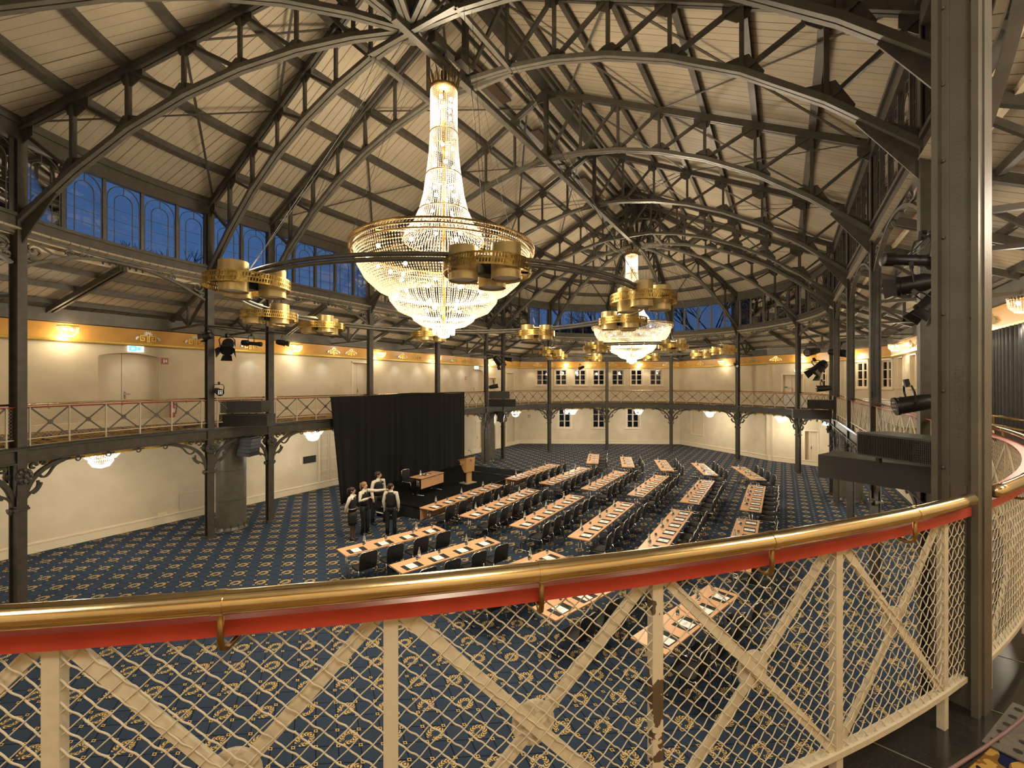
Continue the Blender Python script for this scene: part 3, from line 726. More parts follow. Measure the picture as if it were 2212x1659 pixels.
for sx_ in (-1, 1):
    Mx = Matrix(((0, 0, 1), (1, 0, 0), (0, 1, 0)))
    ro.lathe([(.17, -.02), (.17, .02)], 16, (sx_ * .14, 0, 2.86), Mx); ro.ball((sx_ * .17, 0, 2.86), .055, 8, 6)
    for k in range(8): ro.ball((sx_ * .165, .12 * math.cos(PI * k / 4), 2.86 + .12 * math.sin(PI * k / 4)), .045, 6, 5, (.6, 1, 1))
rob = ro.build('rosette', M['iron']); rme = rob.data; bpy.data.objects.remove(rob)
co = MB().box((0, 0, 2.12), (.28, .24, .05)).box((0, 0, 0.02), (.34, .3, .04)).build('collar', M['iron']); come = co.data; bpy.data.objects.remove(co)
CD = {0: 'left side, just left of the round pillar', 1: 'nearest the left edge of the photo', 2: 'outside the left of the frame', 3: 'behind the camera on the left', 4: 'left end of the foreground railing',
      5: 'huge in the right foreground with raised lettering', 6: 'right side, directly behind the lettered column', 7: 'right side, its edge just left of the lettered column', 8: 'right side, beside the dangling cable and the spotlight',
      9: 'right side, fourth beyond the lettered column', 10: 'right side, nearer of the far right pair', 11: 'right side, farther of the far right pair', 12: 'far end, first standing free left of the right pair',
      13: 'far end, second from the right', 14: 'far end, middle of the round end', 15: 'far end, third from the left', 16: 'far end, second from the left pair', 17: 'by the thick dark pillar right of the drape',
      18: 'nearer of the pair at the drape right edge', 19: 'rising behind the black drape, right of its middle', 20: 'rising behind the black drape, left of its middle', 21: 'left side, between round pillar and black drape'}
for i, b in enumerate(BAYS):
    p, n = bp(b, 0); rz = math.atan2(n.y, n.x)
    t_ = thing('iron_column', (p.x, p.y, 0), rz, 'tall iron column, ' + CD[i], 'column', 'iron columns around the hall')
    def ch(nm, me, rx=0, par=t_, flip=False):
        o = bpy.data.objects.new(nm, me); COL.objects.link(o); o.parent = par
        if flip: o.rotation_euler = (0, 0, PI)
        return o
    sh_ = ch('shaft', cme5 if i == 5 else cme); sh_.location.x = -.025 if i == 5 else 0; ch('collar', come); ch('rosette', rme); ch('bracket', bme); ch('bracket', bme, flip=True)
    if i == 5:
        for z in [ZG + .32 + .34 * k for k in range(21)]:
            for x_ in (-.072, .020): MB().ball((x_, -.034, z + (.03 if x_ < 0 else 0)), .0085, 10, 6).build('rivet', M['iron_grey'], t_, True)
        pl = MB().box((-.022, -.032, ZG + .78), (.05, .006, .36)); pl.build('splice_plate', M['iron_grey'], t_)
        MB().ball((-.022, -.036, ZG + .90), .011, 10, 6, (1, .5, 1)).build('rivet', M['iron_grey'], t_, True)
        fc = bpy.data.curves.new('lettering', 'FONT'); fc.body = 'GEBR.HUECHEM - \u2116 16'; fc.size = .042; fc.extrude = .0012; fc.align_x = 'CENTER'; fc.align_y = 'CENTER'; fc.materials.append(M['iron_grey'])
        o = bpy.data.objects.new('lettering', fc); COL.objects.link(o); o.parent = t_
        o.matrix_local = Matrix(((0, 1, 0, -.025), (0, 0, -1, -.0285), (-.72, 0, 0, 4.82), (0, 0, 0, 1)))
        MB().box((.053, .015, 7.0), (.006, .085, 7.1)).build('cover_strip', M['iron_grey'], t_)
    # lean-to truss behind the column
    h = hit(p, n)
    lt = thing('gallery_truss', (p.x, p.y, 6.8), rz, 'gallery roof truss of the column ' + CD[i], 'roof truss', 'gallery roof trusses')
    zr = lambda x: 1.36 - 1.22 * x / (h + .2)
    MB().bar((.1, 0, zr(.1)), (h, 0, zr(h)), .09, .14).build('rafter', M['iron'], lt)
    MB().bar((.1, 0, 0.05), (h - .05, 0, .0), .07, .07).build('tie', M['iron'], lt)
    xm = h * .5
    MB().bar((xm, 0, .03), (xm, 0, zr(xm)), .07, .07, (1, 0, 0)).build('post', M['iron'], lt)
    MB().bar((xm, 0, .05), (.12, 0, zr(.1) - .25), .07, .07).build('diagonal', M['iron'], lt)
    MB().bar((xm, 0, .05), (h * .75, 0, zr(h * .75)), .06, .06).build('diagonal', M['iron'], lt)
# row of little roundels under the gallery beam
t_ = thing('roundel_frieze', (0, 0, 3.08), 0, 'row of small pierced iron roundels hanging under the gallery beam', 'roundels', None)
Mx = Matrix(((0, 0, 1), (1, 0, 0), (0, 1, 0)))
for i, b in enumerate(BAYS):
    length = 4.53 if b[0] == 'arc' else (Vector(b[2]) - Vector(b[1])).length
    if length < 3 or i in (2, 3): continue
    for t in (.27, .42, .58, .73):
        p, n = bp(b, t, -.02); rz = math.atan2(n.y, n.x); rm = Matrix.Rotation(rz, 3, 'Z')
        mb = MB().tube([rm @ Vector((0, .055 * math.cos(k * PI / 5), .055 * math.sin(k * PI / 5))) for k in range(10)], .018, 5, True)
        mb.bar(rm @ Vector((0, -.14, .03)), rm @ Vector((0, .14, .03)), .03, .03); mb.build('roundel', M['iron'], t_, loc=(p.x, p.y, -.03))
# big hollow pillars
def pillar(x, y, r, n, lab):
    t_ = thing('round_pillar', (x, y, 0), 0, lab, 'pillar', 'thick riveted pillars')
    MB().lathe([(r, 0), (r, 3.1)], n).build('drum', M['iron_grey'], t_, 'auto')
    mb = MB().lathe([(r + .06, 0), (r + .06, .02), (r + .01, .10)], n)
    for k in range(14):
        a = 2 * PI * k / 14; mb.box(((r + .03) * math.cos(a), (r + .03) * math.sin(a), .1), (.07, .02, .2), a)
    mb.build('foot', M['iron_grey'], t_)
    for z in (1.0, 2.0): MB().lathe([(r + .006, z - .01), (r + .006, z + .01)], n).build('seam', M['iron'], t_)
pillar(-9.2, .87, .45, 28, 'thick round riveted pillar between two columns on the left')
pillar(-9.2, 16.35, .45, 8, 'thick dark pillar right of the black drape')
pillar(9.3, 16.4, .42, 10, 'thick pillar beyond the far right column pair')
pillar(9.3, .97, .45, 28, 'thick round pillar low behind the lettered foreground column')
# ================================================================== RAILINGS
BD = {0: 'left side, first whole bay', 1: 'cut by the left edge of the photo', 4: 'in the foreground', 5: 'just beyond the lettered column at right', 6: 'right, behind the lettered column', 7: 'right side, nearest bay in view', 8: 'right side, second bay in view',
      9: 'right side, third bay in view', 10: 'between the far right column pair', 11: 'far round end, first bay from the right', 12: 'far round end, second bay from the right', 13: 'far round end, third bay from the right',
      14: 'far round end, third bay from the left', 15: 'far round end, second bay from the left', 16: 'far round end, first bay from the left', 17: 'between the column pair right of the drape', 18: 'left side, just above the drape right edge',
      19: 'left side, above the drape middle', 20: 'left side, above the drape left end', 21: 'between the column pair left of the drape'}
FLAT = [(-.016, -.005), (.016, -.005), (.016, .005), (-.016, .005)]
def railing(i, lab):
    b = BAYS[i]; near = i in (4, 5); arc = b[0] == 'arc'
    length = R * math.radians(30) if arc else (Vector(b[2]) - Vector(b[1])).length
    O = P3(b, .5, ZG); t_ = thing('gallery_railing', O, 0, lab, 'railing', 'gallery railings')
    def A(t, z, off=0): return P3(b, t, z, off) - O
    def run(t0, t1, z, off, n=30): return [A(t0 + (t1 - t0) * k / n, z, off) for k in range(n + 1)]
    ps = [(a + 60) / 30 for a in (-59, -55.2, -50.47, -45.93, -41.2, -36.38, -31.71)] if i == 4 else ([.05 + .18 * k for k in range(6)] if length > 3 else [.12, .5, .88])
    cream = M['cream']; dark = M['cream'] if i in (4, 5, 6, 7, 8, 9, 10) else M['iron_grey']
    t0, t1 = max(0.02, ps[0] - .04), min(.985, ps[-1] + .04)
    if i == 4: t0 = 0
    def ringsec(sec, ta, tb, n=24):
        mb = MB(); m = len(sec); vs = []
        for k in range(n + 1):
            for o, z in sec: vs.append(A(ta + (tb - ta) * k / n, z, o))
        fs = [(k * m + a, (k + 1) * m + a, (k + 1) * m + (a + 1) % m, k * m + (a + 1) % m) for k in range(n) for a in range(m)]
        fs += [tuple(range(m)), tuple(n * m + a for a in range(m))[::-1]]
        return mb.add(vs, fs)
    ringsec([(-.055, 4.376), (.025, 4.376), (.025, 4.348), (.032, 4.348), (.032, 4.384), (-.055, 4.384)], t0, t1).build('top_bar', M['red'], t_)
    br = MB().tube(run(t0, .962 if i == 4 else t1, 4.434, .055, 40 if near else 14), .0255, 20 if near else 6); br.build('brass_handrail', M['brass'], t_, True)
    mids = [(p + q) / 2 for p, q in zip(ps, ps[1:])]
    for m_ in mids:
        if not near and m_ not in mids[::2]: continue
        k = MB(); dt = .03 / length
        k.tube([A(m_, 4.42, .055), A(m_, 4.355, .057), A(m_, 4.335, .052), A(m_ + dt * .1, 4.325, .035), A(m_ + dt * .3, 4.326, .0), A(m_ + dt * .5, 4.350, -.02)], .0068, 8)
        hb = k.build('handrail_bracket', M['brass_dull'], t_, True)
        if near:
            MB().tube([A(m_ - .011 / length, 4.434, .055), A(m_ + .011 / length, 4.434, .055)], .0275, 20).build('clamp', M['brass'], t_, 'auto')
    ringsec([(-.015, 3.645), (.02, 3.645), (.02, 3.665), (-.015, 3.665)], t0, t1).build('bottom_rail', cream, t_)
    for k, p in enumerate(ps):
        a = A(p, 0); n = bp(b, p)[1]; an = math.atan2(n.y, n.x)
        MB().box((a.x, a.y, (4.376 + ZG) / 2 - ZG), (.026, .034 if near else .03, 4.376 - ZG), an).build('baluster', M['flake'] if (i == 4 and k in (3, 4)) else cream, t_)
    for p, q in zip(ps, ps[1:]):
        dp = .024 / length
        for z0, z1 in ((3.67, 4.35), (4.35, 3.67)):
            oo = -.004 if z0 < z1 else .003
            pts = [A(p + dp + (q - p - 2 * dp) * k / 4, z0 + (z1 - z0) * k / 4, oo) for k in range(5)]
            n = bp(b, (p + q) / 2)[1]; MB().sweep(pts, FLAT, up=(n.x, n.y, 0)).build('cross_brace', dark, t_)
        n = bp(b, (p + q) / 2)[1]; c = A((p + q) / 2, 4.01, -.013); an = math.atan2(n.y, n.x)
        Mx = Matrix.Rotation(an, 3, 'Z') @ Matrix(((0, 0, 1), (1, 0, 0), (0, 1, 0)))
        MB().lathe([(.058, -.005), (.058, .005)], 24 if near else 10, c, Mx).build('boss', dark, t_)
    # diamond wire mesh
    pitch = .054 if near else .085; KS = .90; zl, zh = 3.655, 4.372; Hh = zh - zl; s0, s1 = t0 * length, t1 * length; Hs = Hh / KS
    mb = MB(); half = pitch / 2; kk = math.floor((s0 - Hs) / pitch)
    while kk * pitch < s1 + Hs:
        for sg in (1, -1):
            base = kk * pitch if sg > 0 else kk * pitch + math.ceil(Hs / pitch) * pitch
            ua, ub = 0, Hs                       # u runs along s, z = u * KS
            if sg > 0: ua = max(ua, s0 - base); ub = min(ub, s1 - base)
            else: ua = max(ua, base - s1); ub = min(ub, base - s0)
            if ub - ua < .02: continue
            if near:
                n = max(2, int((ub - ua) / half * 5)); pts = []
                for q in range(n + 1):
                    u = ua + (ub - ua) * q / n; ph = PI * u / half + (0 if sg > 0 else PI)
                    w = math.cos(ph) * .0018; wp = math.sin(2 * ph) * (.0011 if sg < 0 else .0002)
                    pts.append(A((base + sg * u + wp * .6) / length, zl + u * KS - sg * wp * .8, .0095 + w))
                mb.tube(pts, .0021 if sg < 0 else .0016, 5)
            else:
                n = 2 if arc else 1
                mb.tube([A((base + sg * (ua + (ub - ua) * q / n)) / length, zl + (ua + (ub - ua) * q / n) * KS, .012) for q in range(n + 1)], .0022 if i in (0, 1, 21, 20, 7, 8, 9) else .0016, 3)
        kk += 1
    mb.build('wire_mesh', cream, t_, near)
for i in (0, 1, 4, 5, 6, 7, 8, 9, 10, 11, 12, 13, 14, 15, 16, 17, 18, 19, 20, 21):
    railing(i, {4: 'cream wire mesh railing with thick brass handrail and red bar across the foreground'}.get(i, ('cream wire mesh' if i in (5, 6, 7, 8, 9, 10) else 'crossed iron and wire') + ' gallery railing, ' + BD[i]))

# ================================================================== CHANDELIERS
def beads(mb, c, r):
    x, y, z = c; mb.add([(x + r, y, z), (x, y + r, z), (x - r, y, z), (x, y - r, z), (x, y, z + r * 1.1), (x, y, z - r * 1.1)], [(0, 1, 4), (1, 2, 4), (2, 3, 4), (3, 0, 4), (1, 0, 5), (2, 1, 5), (3, 2, 5), (0, 3, 5)])
def resample(prof, step):
    out = []; acc = 0
    for (r0, z0), (r1, z1) in zip(prof, prof[1:]):
        d = math.hypot(r1 - r0, z1 - z0); 
        while acc < d: f = acc / d; out.append((r0 + (r1 - r0) * f, z0 + (z1 - z0) * f)); acc += step
        acc -= d
    return out
def tier(nm, prof, nst, step, br, root, string=True, m='crystal'):
    mb = MB(); pr = resample(prof, step)
    for k in range(nst):
        a = 2 * PI * k / nst; ca, sa = math.cos(a), math.sin(a)
        for j, (r, z) in enumerate(pr): beads(mb, (r * ca, r * sa, z), br * (1 if j % 1 == 0 else .7))
        if string:
            for (r0, z0), (r1, z1) in zip(prof, prof[1:]): mb.bar((r0 * ca, r0 * sa, z0), (r1 * ca, r1 * sa, z1), .003, .003)
    o = mb.build(nm, M[m], root); o['kind'] = 'stuff'; return o
def great_chandelier(loc, lab):
    t_ = thing('great_chandelier', loc, 0, lab, 'chandelier', 'great crystal chandeliers'); kids = []
    def K(o, subs=()): kids.append((o, list(subs))); return o
    D = -6.0   # profile heights are given above z = 6.0
    q = lambda p: [(r, z + D) for r, z in p]
    K(tier('crystal_tube', q([(.31, 11.75), (.315, 10.76)]), 46, .044, .013, t_))
    K(tier('crystal_tube', q([(.32, 10.72), (.34, 10.3), (.40, 9.78)]), 48, .044, .013, t_))
    K(tier('crystal_tube', q([(.41, 9.74), (.47, 9.3), (.57, 8.92)]), 58, .044, .014, t_))
    K(tier('crystal_tube', q([(.59, 8.88), (.70, 8.62), (.86, 8.42), (.95, 8.2)]), 76, .046, .015, t_))
    K(tier('crystal_bowl', q([(2.01, 7.95), (1.94, 7.6), (1.77, 7.3), (1.50, 7.06), (1.16, 6.93)]), 190, .062, .0195, t_))
    K(tier('crystal_bowl', q([(1.27, 7.02), (1.23, 6.82), (1.05, 6.60), (.72, 6.46)]), 120, .054, .0175, t_))
    K(tier('crystal_bowl', q([(.78, 6.55), (.69, 6.38), (.52, 6.27), (.28, 6.22)]), 74, .046, .015, t_))
    K(tier('crystal_bowl', q([(.26, 6.28), (.25, 6.04)]), 30, .042, .015, t_))
    K(tier('crystal_bowl', q([(.16, 6.20), (.12, 6.0), (.05, 5.97)]), 16, .04, .015, t_))
    for r, z, w in ((.325, 10.74, .012), (.41, 9.76, .014), (.585, 8.9, .014), (.92, 8.2, .012)):
        K(MB().tube([(r * math.cos(2 * PI * k / 40), r * math.sin(2 * PI * k / 40), z + D) for k in range(40)], w, 6, True).build('hoop', M['brass_dull'], t_, True))
    rim = MB()
    for r, z, w in ((2.10, 8.02, .025), (2.10, 7.93, .018), (2.06, 7.84, .018)):
        rim.tube([(r * math.cos(2 * PI * k / 72), r * math.sin(2 * PI * k / 72), z + D) for k in range(72)], w, 6, True)
    for k in range(180):
        a = 2 * PI * k / 180; rim.bar((2.1 * math.cos(a), 2.1 * math.sin(a), 7.93 + D), (2.1 * math.cos(a + .035), 2.1 * math.sin(a + .035), 8.02 + D), .01, .01)
    for k in range(12):
        a = 2 * PI * k / 12; rim.tube([(2.05 * math.cos(a), 2.05 * math.sin(a), 7.9 + D), (.9 * math.cos(a), .9 * math.sin(a), 8.2 + D)], .012, 5)
    K(rim.build('brass_rim', M['brass_dull'], t_))
    cr = MB().lathe([(.32, 11.74 + D), (.33, 11.80 + D), (.30, 11.82 + D)], 24)
    for k in range(14):
        a = 2 * PI * k / 14; ca, sa = math.cos(a), math.sin(a)
        cr.ttube([(.30 * ca, .30 * sa, 11.78 + D), (.33 * ca, .33 * sa, 11.95 + D), (.36 * ca, .36 * sa, 12.06 + D), (.42 * ca, .42 * sa, 12.12 + D)], [.018, .026, .018, .004], 6)
        cr.ttube([(.26 * ca, .26 * sa, 11.78 + D), (.24 * ca, .24 * sa, 12.1 + D)], [.016, .006], 6)
    K(cr.build('crown', M['brass_dull'], t_, True))
    K(MB().tube([(0, 0, 11.6 + D), (0, 0, 12.6 + D)], .03, 8).tube([(0, 0, 12.05 + D), (0, 0, 12.2 + D)], .07, 10).build('hoist_cable', M['blackmetal'], t_))
    K(MB().tube([(0, 0, 6.2 + D), (0, 0, 11.7 + D)], .04, 8).build('stem', M['brass_dull'], t_))
    bl = []
    for r, z, n in ((.20, 11.5, 5), (.2, 11.2, 4), (.2, 10.4, 4), (.22, 10.0, 4), (.28, 9.4, 4), (.4, 9.05, 5), (.6, 8.6, 6), (1.7, 7.75, 12), (1.2, 7.45, 9), (.9, 7.0, 8), (.4, 6.62, 5)):
        for k in range(n):
            a = 2 * PI * k / n + z * 7; bl.append((r * math.cos(a), r * math.sin(a), z + D))
    for c in bl: K(MB().ball((0, 0, 0), .042, 8, 6).build('bulb', M['bulb'], t_, True, loc=c))
    return t_, kids
ct_, ck = great_chandelier((.12, .97, 6.0), 'huge tiered crystal chandelier with trumpet neck hanging in the near dome')
dup(ct_, ck, (.0, 16.43, 6.0), 0, 'smaller-looking matching crystal chandelier hanging in the far dome', 'great crystal chandeliers')
# winch frame of each chandelier: square of bars plus pulley block
for cy, w_ in ((.97, 'near'), (16.43, 'far')):
    t_ = thing('winch_frame', (.1, cy, 12.35), 0, 'square iron hanging frame with winch above the %s chandelier' % w_, 'winch frame', 'winch frames')
    for a, b_ in (((-1.25, -1.1), (1.25, -1.1)), ((1.25, -1.1), (1.25, 1.1)), ((1.25, 1.1), (-1.25, 1.1)), ((-1.25, 1.1), (-1.25, -1.1))):
        MB().bar((*a, .06), (*b_, .06), .10, .10).build('frame_bar', M['iron_grey'], t_)
    MB().box((0, -.35, .22), (.42, .34, .12)).box((0, -.2, .4), (.2, .4, .3)).build('winch', M['iron_grey'], t_)
    MB().box((.35, .35, .12), (.18, .5, .12)).build('pulley_block', M['iron'], t_)
# ------------------------------------------------------------------ rings of brass drum lamps
def drum_cluster():
    t_ = thing('drum_pendant', (0, 0, 6.3), 0, '', 'pendant lamp'); kids = []
    for k in range(3):
        a = 2 * PI * k / 3 + .3; c = (.345 * math.cos(a), .345 * math.sin(a), 0)
        mb = MB(); n = 28; 
        mb.lathe([(.205, .02), (.205, .48), (.198, .48), (.198, .02), (.205, .02)], n, (0, 0, 0), None, False, False)
        mb.lathe([(.198, .44), (.198, .445)], n)
        d = mb.build('drum', M['drum'], t_, 'auto', loc=c)
        lens = MB().lathe([(.19, .05), (.19, .055)], 20).build('diffuser', M['paper'], d)
        kids.append((d, [lens]))
    mb = MB()
    for z0, z1 in ((.13, .155), (.205, .225), (.275, .30)): mb.lathe([(.62, z0), (.62, z1), (.612, z1), (.612, z0), (.62, z0)], 64, (0, 0, 0), None, False, False)
    for za, zb in ((.155, .205), (.225, .275)):
        for k in range(96):
            if k % 12 > 10: 
                continue
            a = 2 * PI * (k + (.5 if za > .2 else 0)) / 96; 
            mb.bar((.616 * math.cos(a), .616 * math.sin(a), za), (.616 * math.cos(a + .012), .616 * math.sin(a + .012), zb), .018, .006, (math.cos(a), math.sin(a), 0))
        for k in range(8):
            a = 2 * PI * (k * 12 + 11) / 96; mb.box((.616 * math.cos(a), .616 * math.sin(a), (za + zb) / 2), (.008, .07, zb - za), a)
    kids.append((mb.build('pierced_ring', M['drum_ring'], t_), []))
    mb = MB()
    for k in range(3):
        a = 2 * PI * k / 3 + .3; mb.bar((0, 0, .22), (.612 * math.cos(a + PI), .612 * math.sin(a + PI), .22), .03, .03)
    mb.box((0, 0, .24), (.22, .22, .24)); kids.append((mb.build('spider', M['blackmetal'], t_), []))
    return t_, kids
dt, dk = drum_cluster()
first = True
ANG = [(-44.7, 'overlapping the near chandelier bowl'), (-99, 'left, before the blue windows'), (-150, 'just below the large left one'), (-175, 'small, fourth round from the front'),
       (139, 'below left of the near tip'), (92, 'midway between the two chandeliers'), (45, 'overlapping the far left rim'), (4, 'above the far bowl')]
ANG2 = [(-50, 'over the bowl at right'), (-93, 'left below the far rim'), (-138, 'left of the far chandelier, upper'), (178, 'outermost at left'), (137, 'far, beyond the far chandelier at left'), (92, 'far, beyond the far chandelier'),
        (47, 'far right, lower of the pair'), (4, 'far right, beside the column')]
for (cx_, cy_), lst, w_ in (((.2, 1.2), ANG, 'near'), ((0, 16.3), ANG2, 'far')):
    for a, d_ in lst:
        x, y = cx_ + 4.41 * math.cos(math.radians(a)), cy_ + 4.41 * math.sin(math.radians(a)); lab = 'gold drum lamp cluster on the %s ring, %s' % (w_, d_)
        rz = math.radians(a + 20)
        if first: dt.location = (x, y, 6.3); dt.rotation_euler = (0, 0, rz); dt['label'] = lab; dt['group'] = 'gold drum lamps on the near ring'; first = False
        else: dup(dt, dk, (x, y, 6.3), rz, lab, 'gold drum lamps on the %s ring' % w_)
        light('drum_light', (x, y, 6.95), K_UP, WARM, .2); light('drum_downlight', (x, y, 6.28), 290, WARM, .25, 'SPOT', (0, 0, 0), 2.3, .8)
    t_ = thing('ring_pipe', (cx_, cy_, 6.7), 0, 'round dark pipe ring carrying the drum lamps around the %s chandelier' % w_, 'lamp ring', 'lamp rings')
    mb = MB()
    for z in (0, -.075): mb.tube([(4.41 * math.cos(2 * PI * k / 96), 4.41 * math.sin(2 * PI * k / 96), z) for k in range(96)], .034, 8, True)
    mb.build('pipe', M['iron_grey'], t_, True)
    for k, (a, _) in enumerate(lst):
        x, y = 4.41 * math.cos(math.radians(a)), 4.41 * math.sin(math.radians(a)); sx_ = 1 if x > 0 else -1; sy_ = 1 if y > 0 else -1
        MB().tube([(x, y, .02), (1.25 * sx_ * min(1, abs(x) / 2), 1.1 * sy_ * min(1, abs(y) / 2) - .1, 5.7)], .006, 5).tube([(x + .02, y, .02), (1.25 * sx_ * min(1, abs(x) / 2) + .12, 1.1 * sy_ * min(1, abs(y) / 2), 5.7)], .004, 4).build('hanging_wire', M['blackmetal'], t_)

# ------------------------------------------------------------------ small crystal lights
def basket(name, lab, rr, hh, tiers_, cat, bm='bulb'):
    t_ = thing(name, (0, 0, 0), 0, lab, cat); kids = []
    for prof, n in tiers_:
        kids.append((tier('crystal_drops', prof, n, .035, .013, t_, False, 'crystal_white' if bm == 'bulbcool' else 'crystal'), []))
    hoop = MB()
    for prof, n in tiers_: r, z = prof[0]; hoop.tube([(r * math.cos(2 * PI * k / 24), r * math.sin(2 * PI * k / 24), z) for k in range(24)], .01, 5, True)
    kids.append((hoop.build('hoop', M['brass_dull'], t_), []))
    for k in range(4):
        a = PI * k / 2 + .4; kids.append((MB().ball((0, 0, 0), .035, 8, 6).build('bulb', M[bm], t_, True, loc=(rr * .5 * math.cos(a), rr * .5 * math.sin(a), -hh * .35)), []))
    return t_, kids
lw, lk = basket('crystal_chandelier', '', .42, .5, [([(.44, 0), (.43, -.10), (.32, -.24), (.24, -.27)], 54), ([(.27, -.2), (.26, -.34), (.18, -.46), (.04, -.5)], 34)], 'chandelier', 'bulbcool')
fl = True
LOWD = {0: 'at far left, biggest in view', 1: 'cut off beyond the left frame edge', 20: 'right of the round pillar, above the panelled door', 16: 'behind the column pair right of the drape', 15: 'at the back, left of the lower windows', 14: 'at the back, in front of the lower window',
        13: 'at the back, over the closed shutter', 12: 'at back right, by the recessed corner', 11: 'beyond the far right pair', 19: 'behind the black drape, right half', 18: 'behind the drape right end', 9: 'under the right side gallery, farthest', 8: 'under the right side gallery, middle', 7: 'under the right side gallery, nearest'}
for i, d_ in LOWD.items():
    p, n = bp(BAYS[i], .5, .87 if BAYS[i][0] == 'arc' else .8); lab = 'white crystal chandelier under the gallery, ' + d_
    if fl: lw.location = (p.x, p.y, 3.08); lw['label'] = lab; lw['group'] = 'crystal lights under the gallery'; fl = False
    else: dup(lw, lk, (p.x, p.y, 3.08), 0, lab, 'crystal lights under the gallery')
    light('under_gallery_light', (p.x, p.y, 2.45), K_LOW, (1, .93, .80), .25)
uw, uk = basket('wall_light', '', .22, .3, [([(.24, 0), (.22, -.18), (.13, -.28), (.03, -.3)], 30)], 'wall light')
fl = True; Wd = {w_[0]: w_ for w_ in WALLS}
def wpt(nm, u, off): 
    _, a, b_ = Wd[nm]; a, b_ = Vector(a), Vector(b_); t = (b_ - a).normalized(); n = Vector((t.y, -t.x)); p = a + t * u + n * off; return p, n
UP = [('left', 3.81, 'above left of the arched double door'), ('left', 11.07, 'second along the left wall'), ('left', 15.84, 'third along the left wall'), ('left', 20.31, 'fourth along the left wall'), ('left', 26.5, 'behind the spotlights right of the drape'),
      ('back', 3.81, 'above the second gallery window from the left'), ('back', 9.73, 'above the sixth gallery window'), ('alcove', .1, 'at the back, right of the gallery windows'), ('corner', 1.84, 'above the pale gallery door'), ('right', 2.5, 'on the right wall, far'), ('right', 9.0, 'on the right wall, middle'), ('right', 14.5, 'on the right wall by the charcoal curtain')]
for nm, u, d_ in UP:
    p, n = wpt(nm, u, .42); lab = 'glowing crystal basket light, ' + d_
    if fl: uw.location = (p.x, p.y, 6.62); uw['label'] = lab; uw['group'] = 'crystal lights on the orange band'; fl = False
    else: dup(uw, uk, (p.x, p.y, 6.62), 0, lab, 'crystal lights on the orange band')
    light('band_light', (p.x, p.y, 6.22), K_GAL * .55, WARM, .12)
# recessed downlights washing the upper walls (real lamps tucked under the orange band)
t0 = light
for nm, us in (('left', (1.5, 5.5, 9.3, 11.3, 12.6, 14.9, 17.2, 19.0, 21.6, 23.2, 25)), ('back', (1, 4.2, 7.3, 10.4)), ('right', (2, 5, 8, 11, 14))):
    for u in us:
        p, n = wpt(nm, u, .34); light('wall_washer', (p.x, p.y, 6.18), 16, COOL if nm == 'left' and u > 5 else (1, .9, .72), .04, 'SPOT', (0, 0, 0), 1.9, 1)
# general gallery ceiling lamps
for a in (-150, -120, -90, -62, -44, -25, -8): 
    r = R + 1.75; light('gallery_lamp', (r * math.cos(math.radians(a)), r * math.sin(math.radians(a)), 6.6), K_GAL * (3.0 if a > -100 else 1), (1, .89, .72), .35)
for y in (3, 7.5, 12, 16.5): 
    light('gallery_lamp', (10.1, y, 6.3), K_GAL * .9, WARM, .2); light('gallery_lamp', (-10.2, y, 6.3), K_GAL * .7, WARM, .2)
for a in (25, 55, 90, 125, 155):
    r = R + 2.2; light('gallery_lamp', (r * math.cos(math.radians(a)), L + r * math.sin(math.radians(a)), 6.2), K_GAL, WARM, .2)

# ------------------------------------------------------------------ ornaments on the orange band
def medallion():
    t_ = thing('gold_medallion', (0, 0, 0), 0, '', 'wall ornament'); kids = []
    g_ = MB(); X = lambda c, s: g_.box((c[0], .0, c[1]), (s[0], .012, s[1]))
    for sx_ in (-1, 1):
        X((sx_ * .025, .10), (.028, .22)); X((sx_ * .12, .20), (.20, .024)); X((sx_ * .21, .12), (.024, .18)); X((sx_ * .15, .045), (.13, .024)); X((sx_ * .10, .085), (.024, .09)); X((sx_ * .135, .125), (.07, .022))
    kids.append((g_.build('greek_key', M['gold'], t_), []))
    for cx_, cz_, r0, a0, a1 in ((0, .225, .13, 0, PI), (-.25, .08, .10, PI * .5, PI * 1.1), (.25, .08, .10, -PI * .1, PI * .5)):
        n = 7; s_ = MB()
        for k in range(n):
            a = a0 + (a1 - a0) * (k + .5) / n
            s_.bar((cx_ + .03 * math.cos(a), 0, cz_ + .03 * math.sin(a)), (cx_ + r0 * math.cos(a), 0, cz_ + r0 * math.sin(a)), .012, .028 if r0 > .11 else .02, (-math.sin(a), 0, math.cos(a)))
        kids.append((s_.build('palmette', M['silver'], t_), []))
    return t_, kids
mt, mk = medallion(); fl = True
for nm, us in (('left', (5.83, 7.25, 9.2, 13.1, 14.1, 17.6, 18.8, 22.2, 23.4, 24.2, 26.0)), ('back', (1.5, 2.6, 5.9, 7.6, 11.97, 12.8)), ('back_right', (1.07, 2.4)), ('alcove', (1.5, 2.5)), ('corner', (.4,)), ('right', (4, 5.2, 7, 8.2, 12, 14.4, 15.8))):
    for k, u in enumerate(us):
        p, n = wpt(nm, u, .205); rz = math.atan2(n.y, n.x) - PI / 2; lab = 'gold key and palmette ornament, %s wall, %s along the orange band' % (nm.replace('_', ' '), ORD[k])
        if fl: mt.location = (p.x, p.y, 6.32); mt.rotation_euler = (0, 0, rz); mt['label'] = lab; mt['group'] = 'ornaments on the orange band'; fl = False
        else: dup(mt, mk, (p.x, p.y, 6.32), rz, lab, 'ornaments on the orange band')

